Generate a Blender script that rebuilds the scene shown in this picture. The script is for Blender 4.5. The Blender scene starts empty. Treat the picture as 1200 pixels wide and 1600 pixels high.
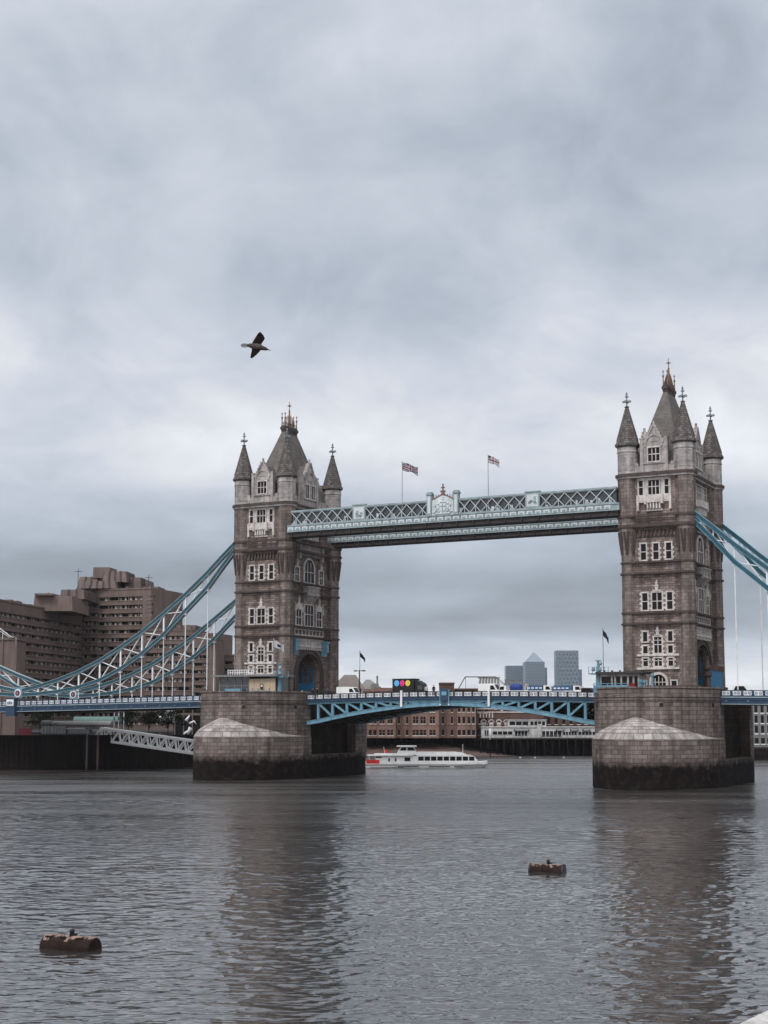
import bpy, bmesh, math, random
from mathutils import Vector, Matrix
random.seed(7)
R = math.radians
SC = bpy.context.scene
COL = SC.collection
H = 11.4                                     # eye height above the low-tide water

# ------------------------------------------------------------------ camera
cam = bpy.data.cameras.new('camera')
cam.sensor_fit = 'VERTICAL'; cam.sensor_height = 36.0; cam.sensor_width = 27.0
F_PX, PITCH, CY = 2287.0, 0.1129, 865.64
cam.lens = F_PX / 1600 * 36
cam.shift_y = (CY - 800) / 1600
cam.clip_start = 0.1; cam.clip_end = 30000
camo = bpy.data.objects.new('camera', cam); COL.objects.link(camo)
camo.location = (0, 0, H); camo.rotation_euler = (math.pi / 2 + PITCH, 0, 0)
SC.camera = camo

# ------------------------------------------------------------------ world: overcast sky
SUN_EL, SUN_AZ = R(48), R(210)               # sun behind the cloud, up and behind the camera's left
W = bpy.data.worlds.new('World'); SC.world = W; W.use_nodes = True
nt = W.node_tree; N = nt.nodes; L = nt.links; N.clear()
def nd(t, **kw):
    n = N.new(t)
    for k, v in kw.items(): setattr(n, k, v)
    return n
def mth(op, a, b=None, c=None):
    n = N.new('ShaderNodeMath'); n.operation = op
    for i, v in enumerate((a, b, c)):
        if v is None: continue
        if isinstance(v, (int, float)): n.inputs[i].default_value = v
        else: L.new(v, n.inputs[i])
    return n.outputs[0]
out = nd('ShaderNodeOutputWorld')
sky = nd('ShaderNodeTexSky', sky_type='NISHITA', sun_disc=False)
sky.sun_elevation = SUN_EL; sky.sun_rotation = SUN_AZ
bg1 = nd('ShaderNodeBackground'); bg1.inputs[1].default_value = 0.07
L.new(sky.outputs[0], bg1.inputs[0])
tc = nd('ShaderNodeTexCoord'); sx = nd('ShaderNodeSeparateXYZ'); L.new(tc.outputs['Generated'], sx.inputs[0])
zc = mth('MAXIMUM', sx.outputs[2], 0.0)
cb = nd('ShaderNodeCombineXYZ'); L.new(sx.outputs[0], cb.inputs[0]); L.new(mth('MULTIPLY', sx.outputs[1], 1.0), cb.inputs[1])
L.new(mth('MULTIPLY', mth('SQRT', zc), 1.55), cb.inputs[2])
def noise(scale, detail, rough, w, dist=0.0):
    n = nd('ShaderNodeTexNoise'); n.noise_dimensions = '4D'
    n.inputs['Scale'].default_value = scale; n.inputs['Detail'].default_value = detail
    n.inputs['Roughness'].default_value = rough; n.inputs['W'].default_value = w; n.inputs['Distortion'].default_value = dist
    L.new(cb.outputs[0], n.inputs['Vector']); return n.outputs[0]
def ramp(inp, stops, interp='EASE'):
    r = nd('ShaderNodeValToRGB'); cr = r.color_ramp; cr.interpolation = interp
    while len(cr.elements) < len(stops): cr.elements.new(0.5)
    for e, (p, c) in zip(cr.elements, stops):
        e.position = p; e.color = (c, c, c, 1) if isinstance(c, (int, float)) else (*c, 1)
    L.new(inp, r.inputs[0]); return r.outputs[0]
big = noise(4.2, 4, 0.5, 1.35, 0.6); med = noise(11.0, 8, 0.6, 4.1, 0.5)
mix1 = mth('ADD', mth('MULTIPLY', big, 0.6), mth('MULTIPLY', med, 0.4))
# layers of cloud at different heights: a pale gap at the horizon, a dark bank above it, brighter cloud, grey overhead
elev = ramp(zc, [(0.0, 0.70), (0.024, 0.84), (0.044, 0.68), (0.064, 0.42), (0.092, 0.39), (0.130, 0.58), (0.175, 0.78), (0.23, 0.75), (0.31, 0.62), (0.37, 0.60), (0.44, 0.67), (0.62, 0.95), (1.0, 1.25)], 'EASE')
# stratus streaks low down
cb2 = nd('ShaderNodeCombineXYZ'); L.new(sx.outputs[0], cb2.inputs[0]); L.new(mth('MULTIPLY', zc, 9.0), cb2.inputs[1]); cb2.inputs[2].default_value = 0.4
st = nd('ShaderNodeTexNoise'); st.inputs['Scale'].default_value = 4.5; st.inputs['Detail'].default_value = 8; st.inputs['Roughness'].default_value = 0.55
L.new(cb2.outputs[0], st.inputs['Vector'])
mr = nd('ShaderNodeMapRange'); mr.inputs['From Min'].default_value = 0.05; mr.inputs['From Max'].default_value = 0.16
mr.inputs['To Min'].default_value = 1.0; mr.inputs['To Max'].default_value = 0.0; L.new(zc, mr.inputs[0])
lowmask = mr.outputs[0]
cl = mth('ADD', mth('MULTIPLY', mth('SUBTRACT', mix1, 0.5), 1.6), mth('MULTIPLY', mth('MULTIPLY', mth('SUBTRACT', st.outputs[0], 0.5), lowmask), 0.95))
sunv = nd('ShaderNodeVectorMath', operation='DOT_PRODUCT'); L.new(tc.outputs['Generated'], sunv.inputs[0])
sunv.inputs[1].default_value = (math.sin(SUN_AZ) * math.cos(R(35)), math.cos(SUN_AZ) * math.cos(R(35)), math.sin(R(35)))
glow = nd('ShaderNodeMapRange'); glow.interpolation_type = 'SMOOTHSTEP'; glow.inputs['From Min'].default_value = 0.0; glow.inputs['From Max'].default_value = 1.0
glow.inputs['To Min'].default_value = 1.0; glow.inputs['To Max'].default_value = 2.1; L.new(sunv.outputs['Value'], glow.inputs[0])   # thinner cloud round the hidden sun, behind the camera
val = mth('MULTIPLY', mth('MULTIPLY', elev, mth('ADD', cl, 1.0)), glow.outputs[0])
hue = ramp(val, [(0.28, (0.86, 0.975, 1.13)), (0.50, (0.865, 0.975, 1.135)), (0.66, (0.905, 0.98, 1.11)), (0.82, (0.965, 0.99, 1.055))])
vm = nd('ShaderNodeVectorMath', operation='SCALE'); L.new(hue, vm.inputs[0]); L.new(val, vm.inputs['Scale'])
bg2 = nd('ShaderNodeBackground'); bg2.inputs[1].default_value = 1.0; L.new(vm.outputs[0], bg2.inputs[0])
mx = nd('ShaderNodeMixShader'); mx.inputs[0].default_value = 0.93
L.new(bg1.outputs[0], mx.inputs[1]); L.new(bg2.outputs[0], mx.inputs[2]); L.new(mx.outputs[0], out.inputs[0])

# ------------------------------------------------------------------ sun through the cloud, exposure
sl = bpy.data.lights.new('sun', 'SUN'); sl.energy = 1.5; sl.angle = R(14); sl.color = (1.0, 0.97, 0.93)
so = bpy.data.objects.new('sun', sl); COL.objects.link(so)
so.rotation_euler = (math.pi / 2 - SUN_EL, 0, R(-30))
SC.view_settings.view_transform = 'Standard'; SC.view_settings.look = 'None'
SC.view_settings.exposure = 0.0; SC.view_settings.gamma = 1.0
SC.cycles.max_bounces = 6; SC.cycles.volume_bounces = 0

# ------------------------------------------------------------------ bridge frame (s along the bridge, t downstream)
TH = 0.4755; X0, Z0 = 12.177, 277.943
def S(s, t, z=0.0):
    return Vector((X0 + s * math.cos(TH) + t * math.sin(TH), Z0 - s * math.sin(TH) + t * math.cos(TH), z))
def at(px, py, Y):                            # a place Y metres down the river, found by bearing
    a = (px - 600) / F_PX; b = (CY - py) / F_PX
    d = Vector((a, math.cos(PITCH) - b * math.sin(PITCH), b * math.cos(PITCH) + math.sin(PITCH)))
    return d * (Y / d.y) + Vector((0, 0, H))

# ------------------------------------------------------------------ materials
def mat(name, col, rough=0.8, var=0.25, vscale=0.6, bump=0.0, bscale=6.0, metal=0.0, brick=None, streak=0.0, spec=0.35, col2=None):
    m = bpy.data.materials.new(name); m.use_nodes = True
    t = m.node_tree; n = t.nodes; l = t.links
    b = n['Principled BSDF']; b.inputs['Roughness'].default_value = rough; b.inputs['Metallic'].default_value = metal
    b.inputs['Specular IOR Level'].default_value = spec if spec != 0.35 else (0.10 if rough > 0.7 else 0.25)
    geo = n.new('ShaderNodeNewGeometry')
    def nz(sc, det, scale3=None):
        q = n.new('ShaderNodeTexNoise'); q.inputs['Scale'].default_value = sc; q.inputs['Detail'].default_value = det
        q.inputs['Roughness'].default_value = 0.62
        if scale3:
            mp = n.new('ShaderNodeMapping'); mp.inputs['Scale'].default_value = scale3
            l.new(geo.outputs['Position'], mp.inputs[0]); l.new(mp.outputs[0], q.inputs['Vector'])
        else: l.new(geo.outputs['Position'], q.inputs['Vector'])
        return q.outputs[0]
    def rng(x, lo, hi):
        q = n.new('ShaderNodeMapRange'); q.inputs['From Min'].default_value = 0.28; q.inputs['From Max'].default_value = 0.72
        q.inputs['To Min'].default_value = lo; q.inputs['To Max'].default_value = hi; l.new(x, q.inputs[0]); return q.outputs[0]
    def mul(c, f):
        q = n.new('ShaderNodeVectorMath'); q.operation = 'SCALE'; l.new(c, q.inputs[0]); l.new(f, q.inputs['Scale']); return q.outputs[0]
    bumpsrc = None
    if brick:
        bw, bh, ms, dv = brick
        uv = n.new('ShaderNodeUVMap'); uv.uv_map = 'uv'
        br = n.new('ShaderNodeTexBrick'); br.inputs['Scale'].default_value = 1.0
        br.inputs['Brick Width'].default_value = bw; br.inputs['Row Height'].default_value = bh
        br.inputs['Mortar Size'].default_value = ms; br.inputs['Mortar Smooth'].default_value = 0.3; br.inputs['Bias'].default_value = 0.0
        c2 = col2 or tuple(c * (1 + dv) for c in col)
        br.inputs['Color1'].default_value = (*[c * (1 - dv) for c in col], 1); br.inputs['Color2'].default_value = (*c2, 1)
        br.inputs['Mortar'].default_value = (*[c * 0.45 for c in col], 1)
        l.new(uv.outputs[0], br.inputs['Vector']); c = br.outputs['Color']; bumpsrc = br.outputs['Fac']
    else:
        rgb = n.new('ShaderNodeRGB'); rgb.outputs[0].default_value = (*col, 1); c = rgb.outputs[0]
    if var: c = mul(c, rng(nz(vscale, 5), 1 - var, 1 + var))
    if streak: c = mul(c, rng(nz(1.0, 4, (0.9, 0.9, 0.07)), 1 - streak, 1 + streak * 0.5))
    l.new(c, b.inputs['Base Color'])
    if bump:
        bp = n.new('ShaderNodeBump'); bp.inputs['Strength'].default_value = min(1, bump); bp.inputs['Distance'].default_value = 0.05
        h = nz(bscale, 4)
        if bumpsrc is not None:
            q = n.new('ShaderNodeMath'); q.operation = 'SUBTRACT'; l.new(h, q.inputs[0]); l.new(bumpsrc, q.inputs[1]); h = q.outputs[0]
        l.new(h, bp.inputs['Height']); l.new(bp.outputs[0], b.inputs['Normal'])
    return m
M = {}
M['stone'] = mat('cornish_granite', (0.192, 0.150, 0.132), 0.85, 0.30, 0.5, 0.6, 3.0, brick=(1.1, 0.42, 0.045, 0.36), streak=0.55)
M['shaft'] = mat('shaft_granite', (0.172, 0.139, 0.125), 0.85, 0.26, 0.5, 0.5, 3.0, brick=(1.0, 0.62, 0.03, 0.24), streak=0.52)
M['dress'] = mat('portland_dressing', (0.47, 0.43, 0.405), 0.85, 0.30, 0.9, 0.3, 5.0, streak=0.22)
M['upper'] = mat('weathered_portland', (0.31, 0.283, 0.27), 0.85, 0.42, 0.8, 0.4, 5.0, streak=0.38)
M['band'] = mat('band_stone', (0.075, 0.058, 0.054), 0.9, 0.25, 0.8, 0.3, 5.0, streak=0.25)
M['spire'] = mat('spire_stone', (0.122, 0.108, 0.101), 0.9, 0.3, 1.2, 0.5, 4.0, brick=(0.7, 0.42, 0.05, 0.35), streak=0.3)
M['slate'] = mat('roof_slate', (0.135, 0.122, 0.112), 0.75, 0.25, 0.4, 0.4, 6.0, brick=(0.5, 0.3, 0.03, 0.15), streak=0.2)
M['lead'] = mat('lead_finial', (0.17, 0.19, 0.20), 0.6, 0.2)
M['gold'] = mat('gilding', (0.17, 0.105, 0.075), 0.5, 0.5, 1.5, metal=0.3)
M['black_granite'] = mat('near_black_granite', (0.028, 0.020, 0.018), 0.9, 0.4, 0.4, 0.4, 2.5, brick=(1.55, 0.72, 0.035, 0.25), streak=0.5)
M['dark'] = mat('dark_recess', (0.022, 0.017, 0.016), 0.9, 0.2)
M['glass'] = mat('window_glass', (0.011, 0.009, 0.009), 0.2, 0.3, 0.8, spec=0.12)
M['capstone'] = mat('cutwater_cap_granite', (0.30, 0.272, 0.255), 0.85, 0.36, 0.6, 0.6, 3.0, brick=(1.7, 0.72, 0.07, 0.2), streak=0.3)
M['teal'] = mat('chain_teal_paint', (0.020, 0.068, 0.095), 0.5, 0.2, 0.8)
M['sky_blue'] = mat('bridge_blue_paint', (0.125, 0.25, 0.32), 0.5, 0.25, 0.7, streak=0.35)
M['navy'] = mat('navy_paint', (0.022, 0.045, 0.085), 0.5, 0.25, 0.6)
M['white'] = mat('white_paint', (0.66, 0.67, 0.68), 0.55, 0.18, 0.9, streak=0.25)
M['pale'] = mat('pale_walkway_paint', (0.235, 0.285, 0.295), 0.55, 0.15, 0.6, streak=0.25)
M['palew'] = mat('pale_white_paint', (0.47, 0.51, 0.52), 0.55, 0.12, 0.6, streak=0.15)
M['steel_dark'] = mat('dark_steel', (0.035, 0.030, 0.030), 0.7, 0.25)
M['asphalt'] = mat('asphalt', (0.05, 0.05, 0.05), 0.9, 0.2, 2.0)
M['brick'] = mat('warehouse_brick', (0.25, 0.155, 0.128), 0.9, 0.22, 0.3, 0.3, 4.0, brick=(0.45, 0.2, 0.03, 0.2), streak=0.28)
M['brick2'] = mat('brown_brick', (0.120, 0.072, 0.060), 0.9, 0.2, 0.3, 0.2, brick=(0.45, 0.2, 0.03, 0.2), streak=0.25)
M['concrete'] = mat('brown_concrete', (0.148, 0.110, 0.096), 0.9, 0.18, 0.15, 0.3, 2.0, streak=0.25)
M['copper'] = mat('weathered_cladding', (0.120, 0.086, 0.080), 0.7, 0.3, 0.15, streak=0.3)
M['curtain'] = mat('pale_curtain', (0.42, 0.38, 0.35), 0.9, 0.35, 0.35)
M['timber'] = mat('wet_timber', (0.012, 0.008, 0.007), 0.85, 0.4, 1.0, 0.5, 3.0, streak=0.5)
M['rust'] = mat('rusty_steel', (0.020, 0.012, 0.010), 0.8, 0.5, 2.2, 0.5, 5.0, streak=0.3)
M['rust_top'] = mat('sun_bleached_rust', (0.20, 0.14, 0.115), 0.8, 0.45, 2.6, 0.4, 6.0)
M['black'] = mat('black_paint', (0.012, 0.012, 0.013), 0.5, 0.2)
M['red'] = mat('red_paint', (0.60, 0.035, 0.030), 0.55, 0.15)
M['boat_white'] = mat('boat_white', (0.72, 0.72, 0.70), 0.4, 0.08, 0.5, streak=0.1)
M['ply'] = mat('plywood', (0.42, 0.33, 0.23), 0.8, 0.15, 1.2)
M['sand'] = mat('red_shingle', (0.10, 0.068, 0.058), 0.95, 0.3, 0.6)
M['mud'] = mat('river_mud', (0.022, 0.016, 0.014), 0.8, 0.3, 0.4)
M['dark_red'] = mat('dark_red_paint', (0.16, 0.012, 0.016), 0.6, 0.2)
M['gang_white'] = mat('fresh_white_paint', (0.86, 0.86, 0.85), 0.5, 0.08)
M['cafe_white'] = mat('weathered_cafe_paint', (0.40, 0.395, 0.385), 0.6, 0.25, 0.5, streak=0.25)
M['concrete_pale'] = mat('pale_concrete_edge', (0.24, 0.19, 0.17), 0.9, 0.25, 0.3, streak=0.3)
M['leaf'] = mat('dark_leaves', (0.022, 0.026, 0.016), 0.8, 0.4, 2.0)
M['bark'] = mat('bark', (0.05, 0.04, 0.03), 0.9, 0.3)
M['skin'] = mat('skin', (0.42, 0.26, 0.19), 0.6, 0.1)
M['cloth_dark'] = mat('dark_cloth', (0.018, 0.018, 0.022), 0.9, 0.3)
M['cloth_blue'] = mat('blue_cloth', (0.03, 0.05, 0.10), 0.9, 0.3)
M['cloth_red'] = mat('orange_cloth', (0.55, 0.16, 0.05), 0.9, 0.3)
M['cloth_pale'] = mat('pale_cloth', (0.45, 0.43, 0.40), 0.9, 0.2)
M['hair'] = mat('hair', (0.02, 0.015, 0.012), 0.8, 0.2)
M['tyre'] = mat('tyre', (0.015, 0.015, 0.015), 0.85, 0.1)
M['cyan'] = mat('cyan_print', (0.10, 0.45, 0.80), 0.6, 0.05); M['magenta'] = mat('magenta_print', (0.75, 0.03, 0.22), 0.6, 0.05)
M['yellow'] = mat('yellow_print', (0.72, 0.60, 0.06), 0.6, 0.05)
M['tarp'] = mat('blue_tarpaulin', (0.025, 0.075, 0.15), 0.6, 0.2, 1.5)
M['mixer'] = mat('blue_drum', (0.015, 0.04, 0.18), 0.5, 0.15)
M['hoard'] = mat('blue_hoarding', (0.018, 0.13, 0.25), 0.6, 0.15)
M['green'] = mat('green_copper_roof', (0.085, 0.15, 0.135), 0.7, 0.25, 0.6)
M['greyroof'] = mat('grey_roof', (0.16, 0.155, 0.15), 0.7, 0.2, 0.6)
M['brownroof'] = mat('tiled_roof', (0.14, 0.12, 0.11), 0.85, 0.2, 0.5)
M['steelglass'] = mat('steel_cladding', (0.15, 0.19, 0.225), 0.45, 0.05, 0.01, spec=0.4)
M['steelglass2'] = mat('bluegrey_glazing', (0.055, 0.085, 0.115), 0.3, 0.05, 0.01, spec=0.5)
M['granite_near'] = mat('pale_granite_coping', (0.46, 0.44, 0.42), 0.85, 0.35, 9.0, 0.6, 40.0)
M['feather'] = mat('gull_dark_feathers', (0.010, 0.008, 0.008), 0.9, 0.3, 8.0, spec=0.0)
M['feather_body'] = mat('gull_grey_brown_feathers', (0.07, 0.055, 0.055), 0.8, 0.3, 8.0)
M['feather_pale'] = mat('gull_pale_tail', (0.60, 0.62, 0.57), 0.8, 0.15, 8.0)
M['maroon'] = mat('maroon_roundel', (0.10, 0.012, 0.02), 0.6, 0.1)
M['cabinglass'] = mat('cabin_glass', (0.03, 0.035, 0.04), 0.12, 0.2, 1.0, spec=0.5)
M['flag_blue'] = mat('flag_blue', (0.02, 0.025, 0.08), 0.9, 0.1); M['flag_red'] = mat('flag_red', (0.15, 0.02, 0.03), 0.9, 0.1)
M['flag_white'] = mat('flag_white', (0.38, 0.38, 0.39), 0.9, 0.1); M['flag_black'] = mat('flag_black', (0.02, 0.02, 0.025), 0.9, 0.1)

# pier granite: big blocks, weed and wet stain below the tide line
def pier_mat():
    m = mat('pier_granite', (0.160, 0.130, 0.118), 0.85, 0.30, 0.4, 0.6, 2.5, brick=(1.55, 0.72, 0.05, 0.25), streak=0.5)
    t = m.node_tree; n = t.nodes; l = t.links; b = n['Principled BSDF']
    src = b.inputs['Base Color'].links[0].from_socket
    geo = n.new('ShaderNodeNewGeometry'); sp = n.new('ShaderNodeSeparateXYZ'); l.new(geo.outputs['Position'], sp.inputs[0])
    q = n.new('ShaderNodeTexNoise'); q.inputs['Scale'].default_value = 0.5; q.inputs['Detail'].default_value = 6; q.inputs['Roughness'].default_value = 0.7
    l.new(geo.outputs['Position'], q.inputs['Vector'])
    a = n.new('ShaderNodeMath'); a.operation = 'MULTIPLY_ADD'; a.inputs[1].default_value = 3.6; l.new(q.outputs[0], a.inputs[0]); l.new(sp.outputs[2], a.inputs[2])
    r = n.new('ShaderNodeMapRange'); r.inputs['From Min'].default_value = 5.3; r.inputs['From Max'].default_value = 6.9; l.new(a.outputs[0], r.inputs[0])
    weed = n.new('ShaderNodeMix'); weed.data_type = 'RGBA'; weed.inputs[6].default_value = (0.006, 0.0038, 0.0035, 1); weed.inputs[7].default_value = (0.024, 0.015, 0.012, 1)
    q2 = n.new('ShaderNodeTexNoise'); q2.inputs['Scale'].default_value = 0.9; q2.inputs['Detail'].default_value = 5; l.new(geo.outputs['Position'], q2.inputs['Vector'])
    r2 = n.new('ShaderNodeMapRange'); r2.inputs['From Min'].default_value = 0.48; r2.inputs['From Max'].default_value = 0.72; l.new(q2.outputs[0], r2.inputs[0])
    l.new(r2.outputs[0], weed.inputs[0])
    mxx = n.new('ShaderNodeMix'); mxx.data_type = 'RGBA'; l.new(r.outputs[0], mxx.inputs[0]); l.new(weed.outputs[2], mxx.inputs[6]); l.new(src, mxx.inputs[7])
    l.new(mxx.outputs[2], b.inputs['Base Color'])
    return m
M['pier'] = pier_mat()

# ------------------------------------------------------------------ mesh builder
class MB:
    def __init__(s, tf=None): s.v = []; s.f = []; s.m = []; s.uv = []; s.tf = tf; s.sm = []
    def add(s, pts, faces, m=0, smooth=False, uvs=None):
        o = len(s.v)
        for p in pts: s.v.append(Vector(s.tf(*p)) if s.tf else Vector(p))
        for i, f in enumerate(faces):
            s.f.append([o + k for k in f]); s.m.append(m); s.sm.append(smooth); s.uv.append(uvs[i] if uvs else None)
        return s
    def box(s, a0, a1, b0, b1, c0, c1, m=0):
        p = [(a, b, c) for c in (c0, c1) for b in (b0, b1) for a in (a0, a1)]
        return s.add(p, [(0, 2, 3, 1), (4, 5, 7, 6), (0, 1, 5, 4), (2, 6, 7, 3), (0, 4, 6, 2), (1, 3, 7, 5)], m)
    def taper(s, a0, a1, b0, b1, c0, c1, ta, tb, m=0):      # box whose far c end is scaled (ta, tb)
        ca, cb_ = (a0 + a1) / 2, (b0 + b1) / 2
        p = [(a, b, c0) for b in (b0, b1) for a in (a0, a1)] + [(ca + (a - ca) * ta, cb_ + (b - cb_) * tb, c1) for b in (b0, b1) for a in (a0, a1)]
        return s.add(p, [(0, 2, 3, 1), (4, 5, 7, 6), (0, 1, 5, 4), (2, 6, 7, 3), (0, 4, 6, 2), (1, 3, 7, 5)], m)
    def beam(s, p, q, w, h, m=0, up=(0, 0, 1)):
        p, q, up = Vector(p), Vector(q), Vector(up); d = (q - p)
        if d.length < 1e-6: return s
        d.normalize()
        sd = d.cross(up)
        if sd.length < 1e-4: sd = d.cross(Vector((1, 0, 0)))
        sd.normalize(); u2 = sd.cross(d)
        pts = [b + sd * (i * w / 2) + u2 * (j * h / 2) for b in (p, q) for j in (-1, 1) for i in (-1, 1)]
        return s.add([tuple(x) for x in pts], [(0, 2, 3, 1), (4, 5, 7, 6), (0, 1, 5, 4), (2, 6, 7, 3), (0, 4, 6, 2), (1, 3, 7, 5)], m)
    def prism(s, poly, c0, c1, m=0, caps=True):              # poly in (a, b), extruded along c
        n = len(poly); p = [(a, b, c0) for a, b in poly] + [(a, b, c1) for a, b in poly]
        f = [(i, (i + 1) % n, n + (i + 1) % n, n + i) for i in range(n)]
        if caps: f += [tuple(range(n - 1, -1, -1)), tuple(range(n, 2 * n))]
        return s.add(p, f, m)
    def lathe(s, prof, n=8, cx=0, cy=0, ph=None, m=0, smooth=False, rot=None):
        ph = math.pi / n if ph is None else ph; pts = []; f = []; k = len(prof)
        for r, z in prof:
            for i in range(n):
                a = ph + 2 * math.pi * i / n; pts.append((cx + r * math.cos(a), cy + r * math.sin(a), z))
        for j in range(k - 1):
            for i in range(n):
                i2 = (i + 1) % n; f.append((j * n + i, j * n + i2, (j + 1) * n + i2, (j + 1) * n + i))
        f += [tuple(range(n - 1, -1, -1)), tuple(range((k - 1) * n, k * n))]
        return s.add(pts, f, m, smooth)
    def tube(s, pts, r, n=6, m=0, smooth=True):
        pts = [Vector(p) for p in pts]; ring = []; f = []
        for i, p in enumerate(pts):
            d = (pts[min(i + 1, len(pts) - 1)] - pts[max(i - 1, 0)]).normalized()
            a = d.cross(Vector((0, 0, 1)))
            if a.length < 1e-3: a = d.cross(Vector((1, 0, 0)))
            a.normalize(); b = a.cross(d); rr = r[i] if isinstance(r, (list, tuple)) else r
            ring += [tuple(p + a * (rr * math.cos(2 * math.pi * k / n)) + b * (rr * math.sin(2 * math.pi * k / n))) for k in range(n)]
        for j in range(len(pts) - 1):
            for k in range(n): f.append((j * n + k, j * n + (k + 1) % n, (j + 1) * n + (k + 1) % n, (j + 1) * n + k))
        f += [tuple(range(n - 1, -1, -1)), tuple(range((len(pts) - 1) * n, len(pts) * n))]
        return s.add(ring, f, m, smooth)
    def ell(s, c, r, m=0, nu=10, nv=6, smooth=True):
        prof = [(max(0.02, math.sin(math.pi * j / nv)), -math.cos(math.pi * j / nv)) for j in range(nv + 1)]
        pts = []; f = []
        for q, z in prof:
            for i in range(nu):
                a = 2 * math.pi * i / nu; pts.append((c[0] + r[0] * q * math.cos(a), c[1] + r[1] * q * math.sin(a), c[2] + r[2] * z))
        for j in range(nv):
            for i in range(nu): f.append((j * nu + i, j * nu + (i + 1) % nu, (j + 1) * nu + (i + 1) % nu, (j + 1) * nu + i))
        f += [tuple(range(nu - 1, -1, -1)), tuple(range(nv * nu, nv * nu + nu))]
        return s.add(pts, f, m, smooth)
    def build(s, name, mats, parent=None, org=(0, 0, 0), loc=None, rotz=None):
        me = bpy.data.meshes.new(name); o_ = Vector(org)
        me.from_pydata([tuple(p - o_) for p in s.v], [], s.f)
        for k in (mats if isinstance(mats, (list, tuple)) else [mats]): me.materials.append(M[k])
        me.polygons.foreach_set('material_index', s.m); me.polygons.foreach_set('use_smooth', s.sm)
        b = bmesh.new(); b.from_mesh(me); bmesh.ops.recalc_face_normals(b, faces=b.faces); b.to_mesh(me); b.free()
        ul = me.uv_layers.new(name='uv'); data = ul.data
        for pi, p in enumerate(me.polygons):
            n_ = p.normal; own = s.uv[pi] if s.uv[pi] else None
            for li in p.loop_indices:
                vi = me.loops[li].vertex_index; co = me.vertices[vi].co
                if own: data[li].uv = own[s.f[pi].index(vi)] if vi in s.f[pi] else (0, 0)
                elif abs(n_.z) > 0.85: data[li].uv = (co.x, co.y)
                else:
                    h = math.hypot(n_.x, n_.y); data[li].uv = ((-n_.y * co.x + n_.x * co.y) / h, co.z)
        o = bpy.data.objects.new(name, me); COL.objects.link(o)
        if parent is not None: o.parent = parent
        if loc is not None: o.location = loc
        if rotz is not None: o.rotation_euler = (0, 0, rotz)
        return o
def tag(o, label=None, cat=None, group=None, kind=None):
    if label: o['label'] = label
    if cat: o['category'] = cat
    if group: o['group'] = group
    if kind: o['kind'] = kind
    return o
def empty(name, loc, rotz=0.0, label=None, cat=None, group=None):
    o = bpy.data.objects.new(name, None); COL.objects.link(o); o.empty_display_size = 0.5
    o.location = loc; o.rotation_euler = (0, 0, rotz); return tag(o, label, cat, group)
def copy_tree(o, parent=None):
    c = o.copy(); COL.objects.link(c); c.parent = parent
    for ch in list(o.children): copy_tree(ch, c)
    return c

# ------------------------------------------------------------------ piers
BZ = 15.6                                     # road level on the piers
def pier_outline(w, y0, lf, lb, q, n=16):
    right = []; 
    for k in range(n + 1):                    # nose (-y) round to the back, on the +x side
        f = 1 - k / n; f = math.sin(f * math.pi / 2)
        right.append((w * (1 - f * f) ** (1 / q), -(y0 + (lf - y0) * f)))
    for k in range(n + 1):
        f = math.sin(k / n * math.pi / 2)
        right.append((w * max(0.0, 1 - f * f) ** (1 / q), y0 + (lb - y0) * f))
    left = [(-x, y) for x, y in reversed(right)]
    pts = []
    for p in right + left:
        if not pts or math.hypot(p[0] - pts[-1][0], p[1] - pts[-1][1]) > 0.05: pts.append(p)
    if math.hypot(pts[0][0] - pts[-1][0], pts[0][1] - pts[-1][1]) < 0.05: pts.pop()
    return pts
def scale_outline(o, e): 
    n = len(o); r = []
    for i in range(n):
        a = Vector(o[i - 1]); b = Vector(o[(i + 1) % n]); d = (b - a).normalized(); r.append((o[i][0] + d.y * e, o[i][1] - d.x * e))
    return r
def wallband(mb, o, z0, z1, m=0, lid=False):
    n = len(o); acc = [0]
    for i in range(n): acc.append(acc[-1] + math.dist(o[i], o[(i + 1) % n]))
    p = [(x, y, z0) for x, y in o] + [(x, y, z1) for x, y in o]
    f = [(i, (i + 1) % n, n + (i + 1) % n, n + i) for i in range(n)]
    uv = [[(acc[i], z0), (acc[i + 1], z0), (acc[i + 1], z1), (acc[i], z1)] for i in range(n)]
    if lid: f += [tuple(range(n - 1, -1, -1)), tuple(range(n, 2 * n))]; uv += [None, None]
    mb.add(p, f, m, False, uv)
def ring(mb, o, e, z0, z1, m=0):               # a moulding round an outline, with thickness
    a = scale_outline(o, e); b = scale_outline(o, -0.3); n = len(o)
    p = [(x, y, z) for q, z in ((a, z0), (a, z1), (b, z1), (b, z0)) for x, y in q]
    f = [(k * n + i, k * n + (i + 1) % n, ((k + 1) % 4) * n + (i + 1) % n, ((k + 1) % 4) * n + i) for k in range(4) for i in range(n)]
    mb.add(p, f, m)
def notch(o, y1=9.3, dep=2.2):                 # the flanks under the bridge are set back
    res = []
    for i, p in enumerate(o):
        q = o[(i + 1) % len(o)]; res.append(p)
        if p[1] * q[1] < 0 and abs(p[0]) > 5:
            sg = 1 if p[0] > 0 else -1; sy = 1 if q[1] > p[1] else -1
            res += [(p[0], -sy * y1), (p[0] - sg * dep, -sy * y1), (p[0] - sg * dep, sy * y1), (p[0], sy * y1)]
    return res
UP = pier_outline(11.1, 9.5, 24.0, 24.0, 2.2); LO = pier_outline(11.2, 9.5, 28.5, 24.1, 1.75)
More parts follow.
